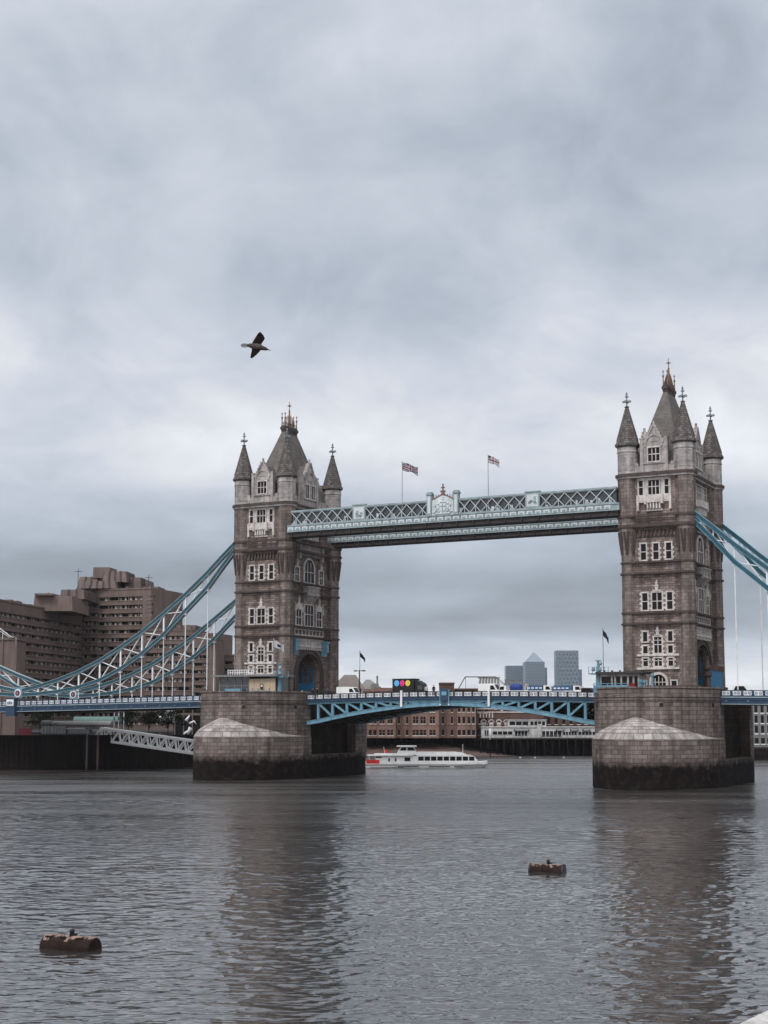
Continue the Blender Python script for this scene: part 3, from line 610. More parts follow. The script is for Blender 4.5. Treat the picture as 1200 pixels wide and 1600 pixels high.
# ------------------------------------------------------------------ high-level walkways
def make_walkway(t0, label, crest, sl=-34.6, sr=34.8):
    r = empty('high_walkway', S(0, t0, 0), -TH, label, 'walkway', 'high level walkways between the towers')
    hw = 1.9
    mb = MB(); mb.box(sl + .9, sr - .5, -hw, hw, 52.7, 53.12); mb.box(sl + .9, sr - .5, -hw - .12, -hw + .2, 52.85, 53.2); mb.box(sl + .9, sr - .5, -hw - .06, -hw, 50.2, 50.42); mb.build('top_chord', 'pale', r)
    mb = MB(); mb.box(sl, sr, -hw - .05, hw + .05, 48.95, 50.15, 0); mb.box(sl, sr, -hw - .22, -hw, 50.0, 50.22, 0); mb.box(sl, sr, -hw - .2, -hw, 48.86, 49.05, 0)
    k = sl + .15
    while k < sr - 1.5:
        mb.box(k, k + 1.25, -hw - .13, -hw - .04, 49.2, 49.88, 1); mb.box(k + .3, k + .95, -hw - .17, -hw - .12, 49.28, 49.6, 0); mb.box(k + 1.38, k + 1.52, -hw - .15, -hw - .04, 49.05, 50.0, 0); k += 1.66
    mb.build('fascia', ['pale', 'palew'], r)
    mb = MB(); mb.box(sl + .3, sr - .3, -hw + .25, hw - .25, 47.95, 48.9)
    k = sl + 1
    while k < sr - 1: mb.box(k, k + .2, -hw - .05, hw + .05, 48.1, 48.9); k += 3.3
    mb.build('soffit', 'steel_dark', r)
    mb = MB(); mb.box(sl + 1, sr - .6, -hw + .45, hw - .45, 50.2, 52.7, 0)
    random.seed(3)
    k = sl + 1.2
    while k < sr - 1.5: 
        if random.random() < .5: mb.box(k, k + random.uniform(.3, .9), -hw + .40, -hw + .47, 50.4, 50.4 + random.uniform(.4, 1.1), 1)
        k += random.uniform(.7, 1.8)
    mb.build('walkway_glazing', ['cabinglass', 'palew'], r)
    segs = [(-33.6, -19.6), (-16.8, -3.3), (3.3, 16.8), (19.6, 34.2)]
    for a, b in segs:
        n = max(1, round((b - a) / 2.25)); st_ = (b - a) / n
        for y0 in (-hw + .02, hw - .02):
            mb = MB()
            for k in range(n):
                mb.beam((a + k * st_, y0, 50.3), (a + (k + 1) * st_, y0, 52.75), .10, .22, up=(0, 1, 0)); mb.beam((a + k * st_, y0 + .03, 52.75), (a + (k + 1) * st_, y0 + .03, 50.3), .10, .22, up=(0, 1, 0))
                mb.beam((a + (k + .5) * st_, y0, 50.3), (a + (k + .5) * st_, y0, 51.6), .08, .1, up=(0, 1, 0))
            mb.build('lattice', 'palew', r)
    for s_ in (-18.2, 18.2):
        mb = MB(); mb.box(s_ - 1.4, s_ + 1.4, -hw - .15, -hw + .4, 50.2, 53.3, 0); mb.box(s_ - 1.5, s_ + 1.5, -hw - .25, -hw + .5, 53.3, 53.5, 0); mb.box(s_ - 1.1, s_ + 1.1, -hw - .19, -hw - .12, 50.6, 52.9, 1)
        for k in range(9):
            x, z = s_ + random.uniform(-.8, .8), random.uniform(50.9, 52.6); mb.box(x - .25, x + .25, -hw - .24, -hw - .18, z - .18, z + .18, 0)
        mb.build('panel_post', ['pale', 'palew'], r)
    if crest:
        mb = MB()
        for s_ in (-2.85, 2.75):
            mb.box(s_ - .5, s_ + .5, -hw - .35, -hw + .6, 50.1, 54.2, 0); mb.box(s_ - .65, s_ + .65, -hw - .5, -hw + .75, 54.2, 54.45, 0); mb.box(s_ - .5, s_ + .5, -hw - .35, -hw + .6, 54.45, 54.75, 0); mb.box(s_ - .28, s_ + .28, -hw - .42, -hw - .34, 50.6, 53.9, 1)
        mb.build('crest_post', ['pale', 'palew'], r)
        mb = MB(lambda a, b, c: (a, -hw - .1 - c, b))
        arch = [(-2.3, 50.2), (2.3, 50.2), (2.3, 52.9)] + [(2.3 - 2.3 * f, 52.9 + 1.25 * (f ** .6)) for f in (.15, .35, .6, .8, 1)] + [(-2.3 + 2.3 * f, 52.9 + 1.25 * (f ** .6)) for f in (.8, .6, .35, .15)] + [(-2.3, 52.9)]
        mb.prism(arch, -.3, .1, 0)
        # the carved shield, supporters and motto scroll in relief
        mb.prism([(-.65, 51.3), (0, 50.75), (.65, 51.3), (.65, 52.4), (-.65, 52.4)], .1, .3, 0); mb.box(-.09, .09, 50.9, 52.35, .3, .38, 1); mb.box(-.6, .6, 51.8, 51.95, .3, .38, 1)
        for sg in (-1, 1):
            for x, z, rx, rz in ((1.05, 51.6, .28, .62), (1.0, 52.35, .24, .26), (1.45, 51.2, .2, .5), (1.6, 52.1, .16, .4), (.9, 50.95, .3, .22), (1.75, 50.8, .3, .2)): mb.ell((sg * x, z, .15), (rx, rz, .22), 0, 8, 5)
        for x, z, rx, rz in ((0, 52.75, .4, .28), (0, 53.2, .3, .3), (-.45, 52.7, .2, .2), (.45, 52.7, .2, .2), (0, 53.6, .16, .22)): mb.ell((x, z, .15), (rx, rz, .2), 0, 8, 5)
        mb.box(-1.6, 1.6, 50.4, 50.62, .1, .28, 0); mb.build('coat_of_arms', ['palew', 'pale'], r)
        mb = MB(lambda a, b, c: (a, -hw - .1 - c, b)); pr = arch[2:-1]
        for (x0, z0), (x1, z1) in zip(pr, pr[1:]): mb.beam((x0, z0, 0), (x1, z1, 0), .25, .28)
        for k in range(-4, 5):
            if k: mb.box(k * .48 - .05, k * .48 + .05, 53.3, 54.3 - abs(k) * .05, -.05, .08)
        mb.box(-.28, .28, 54.1, 54.7, -.2, .25); mb.box(-.5, .5, 54.65, 54.9, -.2, .25); mb.box(-.12, .12, 54.9, 56.2, -.08, .12); mb.box(-.38, .38, 55.35, 55.6, -.08, .12); mb.build('crest_finial', 'gold', r)
    return r
make_walkway(0, 'pale blue lattice walkway with the coat of arms, the near one of the two', True)
make_walkway(19.2, 'plainer pale walkway half hidden behind and below the near walkway', False, -36.2, 34.8)

# ------------------------------------------------------------------ suspension chains
UPc = [(46.0, 49.3), (48.0, 47.7), (51.2, 45.0), (54.8, 41.8), (60.35, 37.4), (65.85, 33.6), (71.4, 29.85), (76.95, 26.75), (82.45, 24.0), (88.1, 21.75), (93.8, 20.0), (99.2, 18.7), (104.6, 17.7)]
LOc = [(46.0, 48.0), (48.0, 46.3), (51.2, 42.9), (54.8, 38.75), (60.35, 33.95), (65.85, 29.1), (71.4, 25.25), (76.95, 22.1), (82.45, 19.8), (88.1, 18.4), (93.8, 17.55), (99.2, 17.1), (104.6, 16.9)]
def deck_z(s): a = abs(s); return (16.4 - (a - 55.8) * .0165) if s < 0 else 16.5 - (a - 53) * .012
def make_chain(sgn, t0, smax, label):
    r = empty('suspension_chain', S(sgn * 48, t0, 0), -TH, label, 'suspension chain', 'blue suspension chains of the bridge')
    org = (sgn * 48, 0, 0)
    up = [p for p in UPc if p[0] <= smax]; lo = [p for p in LOc if p[0] <= smax]
    for nm, pts in (('upper_chord', up), ('lower_chord', lo)):
        mb = MB()
        for (s0, z0), (s1, z1) in zip(pts, pts[1:]):
            p, q = (sgn * s0, 0, z0), (sgn * s1, 0, z1); mb.beam(p, q, .75, .62, 0)
            d = Vector(q) - Vector(p); d.normalize(); n = Vector((-d.z, 0, d.x)); 
            if n.z < 0: n = -n
            for o in (.36, -.36): mb.beam(Vector(p) + n * o, Vector(q) + n * o, .95, .10, 1)
        mb.build(nm, ['teal', 'sky_blue' if sgn > 0 else 'pale'], r, org)
    mb = MB()
    for i in range(1 if sgn > 0 else 3, len(up)):
        (s0, u0), (_, l0) = up[i], lo[i]; w = .3 if i > 3 else .16
        mb.beam((sgn * s0, 0, u0), (sgn * s0, 0, l0), w, w)
        if i + 1 < len(up):
            (s1, u1), (_, l1) = up[i + 1], lo[i + 1]
            mb.beam((sgn * s0, -.1, l0), (sgn * s1, -.1, u1), .14, w, up=(0, 1, 0)); mb.beam((sgn * s0, .1, u0), (sgn * s1, .1, l1), .14, w, up=(0, 1, 0))
    mb.build('bracing', 'white', r, org)
    for i in range(3, len(lo) - 1):
        s0, l0 = lo[i]; zb = deck_z(sgn * s0) - .6
        mb = MB(); mb.lathe([(.11, zb), (.11, l0 - .3)], 6, sgn * s0, 0)
        if l0 - zb > 3: mb.lathe([(.16, (l0 + zb) / 2), (.16, (l0 + zb) / 2 + .3)], 6, sgn * s0, 0)
        mb.box(sgn * s0 - .3, sgn * s0 + .3, -.35, .35, l0 - .75, l0 - .25); mb.build('hanger', 'white', r, org)
    return r
make_chain(-1, 0, 105, 'near blue and white truss chain sweeping down left past the brown hotel')
make_chain(-1, 19, 105, 'lower looking far chain on the left, partly behind the near one')
make_chain(1, 0, 73, 'bright blue chain leaving the right tower, nearest to the viewer')
make_chain(1, 19, 73, 'dark teal chain at the right edge, emerging from behind the right tower')
def make_land_chain(t0, label):
    s0 = -104.6; r = empty('suspension_chain', S(s0, t0, 0), -TH, label, 'suspension chain', 'blue suspension chains of the bridge')
    up = [(0, 17.7), (5.5, 18.7), (11, 20.1), (17, 22.0), (23, 24.1), (29, 26.6)]; lo = [(0, 16.9), (5.5, 17.2), (11, 17.7), (17, 19.2), (23, 22.1), (29, 25.8)]
    for nm, pts in (('upper_chord', up), ('lower_chord', lo)):
        mb = MB()
        for (a, z0), (b, z1) in zip(pts, pts[1:]):
            mb.beam((-a, 0, z0), (-b, 0, z1), .75, .62, 0)
            for o in (.36, -.36): mb.beam((-a, 0, z0 + o), (-b, 0, z1 + o), .95, .10, 1)
        mb.build(nm, ['teal', 'pale'], r)
    mb = MB()
    for i in range(1, len(up)):
        a, u0 = up[i]; _, l0 = lo[i]; mb.beam((-a, 0, u0), (-a, 0, l0), .3, .3)
        if i + 1 < len(up):
            b, u1 = up[i + 1]; _, l1 = lo[i + 1]; mb.beam((-a, -.1, l0), (-b, -.1, u1), .14, .3, up=(0, 1, 0)); mb.beam((-a, .1, u0), (-b, .1, l1), .14, .3, up=(0, 1, 0))
    mb.build('bracing', 'white', r)
    mb = MB(lambda a, b, c: (a, -.45 - c, b)); 
    n = 16; ci = lambda q: [(q * math.cos(2 * math.pi * k / n), 17.3 + q * math.sin(2 * math.pi * k / n)) for k in range(n)]
    mb.box(-1.15, 1.15, 16.2, 18.6, -.9, 0, 0); mb.prism(ci(.92), 0, .12, 1); mb.prism(ci(.62), .12, .2, 2); mb.box(-.08, .08, 16.85, 17.75, .2, .26, 3); mb.box(-.3, .3, 17.22, 17.38, .2, .26, 3)
    mb.build('pin_roundel', ['sky_blue', 'white', 'maroon', 'pale'], r)
    return r
make_land_chain(0, 'short near chain rising to the left edge from the larger roundel pin')
make_land_chain(19, 'short far chain rising left from the small roundel pin behind')

# ------------------------------------------------------------------ decks of the side spans
PAN = MB(); PAN.box(-.62, .62, -.06, .06, -.36, .36, 0)
for k in (-.3, .3):
    for j in range(8):
        a0, a1 = math.pi * j / 4, math.pi * (j + 1) / 4; PAN.beam((k + .2 * math.cos(a0), -.08, .2 * math.sin(a0)), (k + .2 * math.cos(a1), -.08, .2 * math.sin(a1)), .05, .07, 1, up=(0, 1, 0))
    PAN.beam((k - .14, -.08, 0), (k + .14, -.08, 0), .05, .06, 1, up=(0, 1, 0))
panel0 = PAN.build('parapet_panel', ['white', 'navy']); COL.objects.unlink(panel0)
def panel(parent, x, y, z, sc=1.0, rot=0.0):
    c = panel0.copy(); COL.objects.link(c); c.parent = parent; c.location = (x, y, z); c.scale = (sc, 1, 1); c.rotation_euler = (0, rot, 0); return c
def make_deck(s0, s1, label, pitch):
    r = empty('bridge_deck', S((s0 + s1) / 2, 9.5, 0), -TH, label, 'bridge deck', 'side spans of the bridge'); c = (s0 + s1) / 2
    z0, z1 = deck_z(s0), deck_z(s1); zz = lambda s: z0 + (z1 - z0) * (s - s0) / (s1 - s0)
    def slab(mb, y0, y1, dz0, dz1, m=0):
        p = [(s - c, y, zz(s) + d) for s in (s0, s1) for y in (y0, y1) for d in (dz0, dz1)]; mb.add(p, [(0, 1, 3, 2), (4, 6, 7, 5), (0, 4, 5, 1), (2, 3, 7, 6), (0, 2, 6, 4), (1, 5, 7, 3)], m)
    mb = MB(); slab(mb, -10.9, 10.9, -1.35, -.95); mb.build('road_slab', 'asphalt', r)
    for y in (-11.0, 11.0):
        mb = MB(); slab(mb, y - .25, y + .25, -2.35, -1.0, 0); slab(mb, y - .36, y + .36, -1.3, -1.12, 1); slab(mb, y - .36, y + .36, -1.72, -1.6, 0); slab(mb, y - .36, y + .36, -2.45, -2.33, 1)
        k = s0 + 1
        while k < s1: mb.box(k - c - .1, k - c + .1, y - .42, y - .2, zz(k) - 1.95, zz(k) - 1.78, 1); k += 3.7
        mb.build('edge_girder', ['navy', 'pale'], r)
        mb = MB(); slab(mb, y - .12, y + .12, -.14, 0, 0); slab(mb, y - .12, y + .12, -1.02, -.9, 0); n = int((s1 - s0) / pitch)
        for k in range(n + 1): x = s0 + (s1 - s0) * k / n; mb.box(x - c - .17, x - c + .17, y - .14, y + .14, zz(x) - 1.0, zz(x) - .02, 0)
        mb.build('parapet', 'navy', r)
        if y < 0:
            for k in range(n): x = s0 + (s1 - s0) * (k + .5) / n; panel(r, x - c, y, zz(x) - .52, (pitch - .36) / 1.3)
    mb = MB()
    for k in range(int((s1 - s0) / 5.5)): x = s0 + 2.75 + k * 5.5; mb.box(x - c - .25, x - c + .25, -10.8, 10.8, zz(x) - 2.5, zz(x) - 1.36)
    for y in (-4, 0, 4): slab(mb, y - .2, y + .2, -2.4, -1.36)
    mb.build('cross_girder', 'steel_dark', r)
    return r
make_deck(-118, -52.2, 'navy side span with white parapet panels running left below the chains', 1.62)
make_deck(52.2, 78, 'navy side span with white parapet panels leaving the right pier', 1.75)
mb = MB(); mb.box(-1.25, 1.25, -.55, .55, -3.2, .6, 0); mb.box(-1.4, 1.4, -.65, .65, .6, .8, 0); mb.box(-1.0, 1.0, -.66, -.54, -.9, .5, 1)
for x in (-.5, 0, .5): mb.prism([(x - .2, -.5), (x + .2, -.5), (x, .1)], -.7, -.64, 2) if False else mb.box(x - .15, x + .15, -.72, -.65, -.6, -.1 + .2 * (x == 0), 2)
tag(mb.build('pin_pedestal', ['navy', 'white', 'navy'], None, (0, 0, 0), S(-104.9, -2.0, 15.4), -TH), 'navy pedestal with a white emblem panel under the larger roundel', 'pedestal')

# ------------------------------------------------------------------ bascule leaves
def make_leaf(sgn, label):
    r = empty('bascule_leaf', S(sgn * 30.1, 9.5, 0), -TH, label, 'bascule', 'lifting leaves between the piers'); X = lambda a: (a - 30.1) * sgn
    top = lambda a: 16.75 - .38 * (a / 29.5) ** 2
    bot = lambda a: 14.15 - 3.55 * (a / 28.8) ** 1.75
    A = [30.05, 27.6, 24.4, 21.2, 18.0, 14.8, 11.6, 8.4, 5.2, 2.0, 0.02]
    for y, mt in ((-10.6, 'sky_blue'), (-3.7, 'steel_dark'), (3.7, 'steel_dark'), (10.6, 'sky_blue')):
        mb = MB()
        for a, b in zip(A, A[1:]):
            za, zb = bot(min(a, 29)) + .3, bot(b) + .3
            mb.beam((X(a), y, za), (X(b), y, zb), .7, .62)
            mb.beam((X(a), y, za - .34), (X(b), y, zb - .34), 1.0, .1); mb.beam((X(a), y, za + .34), (X(b), y, zb + .34), .9, .08)
            mb.beam((X(a), y, top(a) - 1.75), (X(b), y, top(b) - 1.75), .5, .35)
            if a < 30 and a > 6:
                mb.beam((X(a), y, za), (X(a), y, top(a) - 1.7), .42, .5)
                mb.beam((X(a), y, top(a) - 1.75), (X(b), y, zb + .2), .36, .42, up=(0, 1, 0))
            elif a <= 6: mb.beam((X(a), y, za), (X(b), y, zb + .2), .3, 1.0)
        mb.build('main_girder', mt, r)
    mb = MB()
    for a, b in zip(A, A[1:]):
        za, zb = bot(min(a, 29)) + .45, bot(b) + .45
        p = [(X(a), -10.2, za), (X(b), -10.2, zb), (X(b), 10.2, zb), (X(a), 10.2, za)]; mb.add(p + [(x, y_, z_ + .06) for x, y_, z_ in p], [(0, 1, 2, 3), (7, 6, 5, 4), (0, 4, 5, 1), (1, 5, 6, 2), (2, 6, 7, 3), (3, 7, 4, 0)])
        mb.beam((X(a), -10.4, za - .1), (X(a), 10.4, za - .1), .4, .45)
    mb.build('soffit_plate', 'steel_dark', r)
    n = 16
    mb = MB()
    for k in range(n):
        a, b = 30.0 * k / n, 30.0 * (k + 1) / n; a = max(a, .02)
        for z_, dz, y0, y1 in ((-1.3, .35, -10.9, 10.9),):
            p = [(X(q), y, top(q) + z_ + d) for q in (a, b) for y in (y0, y1) for d in (0, dz)]; mb.add(p, [(0, 1, 3, 2), (4, 6, 7, 5), (0, 4, 5, 1), (2, 3, 7, 6), (0, 2, 6, 4), (1, 5, 7, 3)])
    mb.build('road_slab', 'asphalt', r)
    for y in (-11.0, 11.0):
        mb = MB(); mp = MB()
        for k in range(n):
            a, b = max(30.0 * k / n, .02), 30.0 * (k + 1) / n
            mb.beam((X(a), y, top(a) - 1.28), (X(b), y, top(b) - 1.28), .4, .5); mb.beam((X(a), y, top(a) - 1.02), (X(b), y, top(b) - 1.02), .6, .1)
            mp.beam((X(a), y, top(a) - .06), (X(b), y, top(b) - .06), .24, .14); mp.beam((X(a), y, top(a) - .93), (X(b), y, top(b) - .93), .24, .12); mp.box(min(X(b) - .19, X(b) + .19), X(b) + .19, y - .14, y + .14, top(b) - 1.0, top(b) - .01)
            if y < 0: panel(r, X((a + b) / 2), y, top((a + b) / 2) - .5, 1.17)
        mb.build('edge_girder', 'navy', r); mp.build('parapet', 'steel_dark', r)
    mb = MB(); q = 7.1 if sgn < 0 else 9.6; q = 9.3
    mb.box(X(9.05) - .2, X(9.05) + .2, -11.42, -11.15, 13.9, 17.0, 0); mb.build('clearance_board', 'white', r)
    return r
make_leaf(-1, 'pale blue arched bascule leaf hinged on the left pier, the black truck above it')
make_leaf(1, 'pale blue arched bascule leaf hinged on the right pier, vehicles with blue loads above it')
mb = MB()
for x in (-.9, .9): mb.box(x - .09, x + .09, -.1, .1, -2.6, .2, 0); mb.lathe([(.14, -2.75), (.14, -2.5)], 8, x, 0, m=1)
mb.box(-.8, .8, -.25, .0, -1.9, .3, 2); mb.box(-.5, .5, -.3, .02, -.9, -.2, 0)
tag(mb.build('signal_light', ['sky_blue', 'white', 'navy'], None, (0, 0, 0), S(.1, -2.0, 16.9), -TH), 'navy box with two hanging lamps where the leaves meet at midspan', 'signal lights')

# ------------------------------------------------------------------ flags
def flag(mb, w, h, fn, droop, wav, nx=26, ny=14, thick=.012):
    P = lambda i, j: (w * i / nx, math.sin(i / nx * 9) * wav * (.3 + i / nx) , -h * j / ny - droop * (i / nx) ** 1.3 + math.sin(i / nx * 7 + j * .25) * .07 * w * i / nx)
    for j in range(ny):
        for i in range(nx):
            a, b, c, d = P(i, j), P(i + 1, j), P(i + 1, j + 1), P(i, j + 1); o = lambda p: (p[0], p[1] + thick, p[2])
            mb.add([a, b, c, d, o(a), o(b), o(c), o(d)], [(0, 1, 2, 3), (7, 6, 5, 4)], fn((i + .5) / nx, (j + .5) / ny))
def union(u, v):
    x, y = (u - .5) * 2, (v - .5) * 2
    if abs(x) < .1 or abs(y) < .2: return 1
    if abs(x) < .17 or abs(y) < .33: return 2
    d = min(abs(abs(x) - abs(y)), 9)
    return 1 if d < .09 else 2 if d < .26 else 0
def cross(u, v):
    if u < .22 and v < .3: return 0
    return 1 if abs(u - .42) < .04 or abs(v - .5) < .08 else 2
def flagpole(loc, h, w, fh, fn, mats, label, droop, cloth='flag', rot=0.0, r0=.09, pole='white'):
    r = empty('flagpole', loc, rot, label, 'flagpole')
    mb = MB(); mb.lathe([(r0, 0), (r0 * .6, h), (r0 * 1.6, h + .02), (r0 * 1.6, h + .15), (.02, h + .22)], 8, m=0, smooth=True); mb.build('pole', pole, r)
    mb = MB(lambda a, b, c: (a + r0 * .7, b, c + h - .1)); flag(mb, w, fh, fn, droop, .25); mb.build(cloth, mats, r); return r
FM = ['flag_blue', 'flag_red', 'flag_white']
flagpole(S(-8.9, -1.6, 50.2), 11.0, 3.0, 1.55, union, FM, 'red, white and blue crossed flag on a white walkway pole', .9, rot=.05)
flagpole(S(9.2, -1.6, 50.2), 10.9, 2.1, 1.45, cross, FM, 'white flag with a red cross on a white walkway pole', .8, rot=.05)

# ------------------------------------------------------------------ river
import numpy as np
def water_mat(nm, bdist):
    m = bpy.data.materials.new(nm); m.use_nodes = True; t = m.node_tree; n = t.nodes; l = t.links; b = n['Principled BSDF']
    b.inputs['Base Color'].default_value = (0.030, 0.0270, 0.0250, 1); b.inputs['Roughness'].default_value = 0.03; b.inputs['IOR'].default_value = 2.05
    geo = n.new('ShaderNodeNewGeometry')
    def nz(sc, det, s3, ro=0.55):
        mp = n.new('ShaderNodeMapping'); mp.inputs['Scale'].default_value = s3; mp.inputs['Rotation'].default_value = (0, 0, 0.25); l.new(geo.outputs['Position'], mp.inputs[0])
        q = n.new('ShaderNodeTexNoise'); q.inputs['Scale'].default_value = sc; q.inputs['Detail'].default_value = det; q.inputs['Roughness'].default_value = ro; q.inputs['Distortion'].default_value = 0.3
        l.new(mp.outputs[0], q.inputs['Vector']); return q.outputs[0]
    sp_ = n.new('ShaderNodeSeparateXYZ'); l.new(geo.outputs['Position'], sp_.inputs[0])     # out in the stream the chop is finer than the mesh: it goes into the roughness
    rr = n.new('ShaderNodeMapRange'); rr.interpolation_type = 'SMOOTHSTEP'; rr.inputs['From Min'].default_value = 60; rr.inputs['From Max'].default_value = 300; rr.inputs['To Min'].default_value = 0.06; rr.inputs['To Max'].default_value = 0.32
    l.new(sp_.outputs[1], rr.inputs[0]); ln = nz(0.055, 5, (0.3, 2.0, 1), 0.65); lr = n.new('ShaderNodeMapRange'); lr.inputs['From Min'].default_value = 0.35; lr.inputs['From Max'].default_value = 0.65; lr.inputs['To Min'].default_value = 0.35; lr.inputs['To Max'].default_value = 1.25
    l.new(ln, lr.inputs[0]); mm = n.new('ShaderNodeMath'); mm.operation = 'MULTIPLY'; l.new(rr.outputs[0], mm.inputs[0]); l.new(lr.outputs[0], mm.inputs[1]); l.new(mm.outputs[0], b.inputs['Roughness'])
    a = nz(1.7, 1.2, (0.6, 1.25, 1)); c = nz(0.55, 1.5, (0.7, 1.3, 1)); lane = nz(0.03, 3, (0.5, 1.6, 1))
    mr = n.new('ShaderNodeMapRange'); mr.inputs['From Min'].default_value = 0.32; mr.inputs['From Max'].default_value = 0.62; mr.inputs['To Min'].default_value = 0.1; mr.inputs['To Max'].default_value = 1.0; l.new(lane, mr.inputs[0])
    m1 = n.new('ShaderNodeMath'); m1.operation = 'MULTIPLY'; l.new(a, m1.inputs[0]); l.new(mr.outputs[0], m1.inputs[1])
    m2 = n.new('ShaderNodeMath'); m2.operation = 'MULTIPLY_ADD'; m2.inputs[1].default_value = 1.6; l.new(c, m2.inputs[0]); l.new(m1.outputs[0], m2.inputs[2])
    bp = n.new('ShaderNodeBump'); bp.inputs['Strength'].default_value = 1.0; bp.inputs['Distance'].default_value = bdist
    l.new(m2.outputs[0], bp.inputs['Height']); l.new(bp.outputs[0], b.inputs['Normal'])
    return m
M['water'] = water_mat('river_water', 0.075); M['water_mid'] = water_mat('river_water_middle', 0.09); M['water_far'] = water_mat('river_water_far', 0.12)
rng = np.random.default_rng(5)
NW = 90; lam = np.exp(rng.uniform(np.log(0.46), np.log(2.8), NW)); ang = rng.normal(-1.25, 0.95, NW); phs = rng.uniform(0, 6.28, NW)
kk = 2 * np.pi / lam; amp = 0.019 / kk * rng.uniform(.5, 1.4, NW) * np.where(lam > 1.6, .55, 1.0)
def heights(x, y, lmin):
    h = np.zeros_like(x)
    mod = 0.72 + 0.42 * np.sin(x * .055 + 1.3 * np.sin(y * .031)) * np.sin(y * .083 + .9 * np.sin(x * .021 + 1))
    for i in range(NW):
        if lam[i] >= lmin: h += amp[i] * np.sin(kk[i] * (x * math.cos(ang[i]) + y * math.sin(ang[i])) + phs[i])
    return h * mod
vs, fs, off = [], [], 0
for x0, x1, y0, y1, st_ in ((-31, 32, 36, 112, .16), (-70, 75, 112, 245, .42), (-135, 150, 245, 470, 1.1)):
    nx, ny = int((x1 - x0) / st_), int((y1 - y0) / st_)
    gx, gy = np.meshgrid(np.linspace(x0, x1, nx + 1), np.linspace(y0, y1, ny + 1))
    z = heights(gx, gy, st_ * 3.0); vs.append(np.stack([gx.ravel(), gy.ravel(), z.ravel()], 1))
    idx = np.arange((nx + 1) * (ny + 1)).reshape(ny + 1, nx + 1) + off
    fs.append(np.stack([idx[:-1, :-1].ravel(), idx[:-1, 1:].ravel(), idx[1:, 1:].ravel(), idx[1:, :-1].ravel()], 1)); off += (nx + 1) * (ny + 1)
flat = np.array([(-4000, -60, -.25), (4000, -60, -.25), (4000, 9000, -.25), (-4000, 9000, -.25)], float)
vs.append(flat); fs.append(np.array([[off, off + 1, off + 2, off + 3]]))
V = np.concatenate(vs); Fq = np.concatenate(fs)
me = bpy.data.meshes.new('river'); me.vertices.add(len(V)); me.vertices.foreach_set('co', V.ravel()); me.loops.add(Fq.size); me.loops.foreach_set('vertex_index', Fq.ravel().astype(np.int32))
me.polygons.add(len(Fq)); me.polygons.foreach_set('loop_start', (np.arange(len(Fq)) * 4).astype(np.int32)); me.polygons.foreach_set('loop_total', np.full(len(Fq), 4, np.int32))
me.update(); me.polygons.foreach_set('use_smooth', np.ones(len(Fq), bool)); [me.materials.append(M[k_]) for k_ in ('water', 'water_mid', 'water_far')]; me.polygons.foreach_set('material_index', np.concatenate([np.full(len(f_), min(i_, 2), np.int32) for i_, f_ in enumerate(fs)]))
river = bpy.data.objects.new('river', me); COL.objects.link(river); tag(river, kind='structure')

# ------------------------------------------------------------------ banks and ground
def ground(name, poly, z0, z1, m):
    mb = MB(); mb.prism(poly, z0, z1); o = mb.build(name, m); return tag(o, kind='structure')
def xy(px, py, Y): p = at(px, py, Y); return (p.x, p.y)
# north bank terrace under and behind the left span, with its quay wall
ground('ground', [(-400, 335), (-72, 337), (-30, 365), (-18, 450), (-9, 488), (-9, 560), (-400, 560)], -2, 7.4, 'mud')
ground('ground', [(-9, 490), (30, 490), (31, 487), (160, 487), (160, 900), (-9, 900)], -2, 5.6, 'mud')
mb = MB(); pts = [(-400, 334.6), (-72, 336.6), (-29.6, 364.6), (-17.6, 449.6)]
for (a0, b0), (a1, b1) in zip(pts, pts[1:]):
    d = Vector((a1 - a0, b1 - b0, 0)); Ln = d.length; d.normalize(); n = int(Ln / 1.2)
    mb.beam((a0, b0, 2.5), (a1, b1, 2.5), .5, 10.4)
    mb.beam((a0, b0 - .1, 7.8), (a1, b1 - .1, 7.8), .9, .35)
    for k in range(n):
        p = Vector((a0, b0, 0)) + d * (k * 1.2); mb.beam((p.x, p.y - .35, -1), (p.x, p.y - .35, 7.5 + random.uniform(-.3, .2)), .28, .28) if p.x > -140 else None
tag(mb.build('quay_wall', 'timber'), 'black timber faced quay wall below the brown hotel', 'quay wall')
mb = MB()
for k in range(2):
    x = (-54.5, -59.3)[k]; p = at((135, 152)[k], 1200, 332); mb.lathe([(.22, -1), (.2, 8.3 - .3 * k)], 8, p.x, p.y, smooth=True)
    tag(mb.build('mooring_pile', 'concrete'), ('grey mooring pile before the quay wall, left of its pair', 'grey mooring pile before the quay wall, nearer the white gangway')[k], 'pile', 'mooring piles at the quay'); mb = MB()
# low mud foreshore at the left edge
mb = MB(); mb.prism([(-160, 300), (-75, 318), (-50, 336), (-160, 336)], -1, .18); tag(mb.build('shore', 'mud'), kind='structure')
# reddish beach by the warehouses
mb = MB(); n = 18; top = []; bot = []
for k in range(n + 1):
    f = k / n; x = -9 + 52 * f; h = 4.3 * max(0, math.sin(math.pi * min(1, (f + .28) * .78))) ** 1.2; top.append((x, 488, h)); bot.append((x, 470 - 6 * math.sin(f * 3), -.4))
mb.add(top + bot, [(i, i + 1, n + 2 + i, n + 1 + i) for i in range(n)]); tag(mb.build('shore', 'sand'), kind='structure')

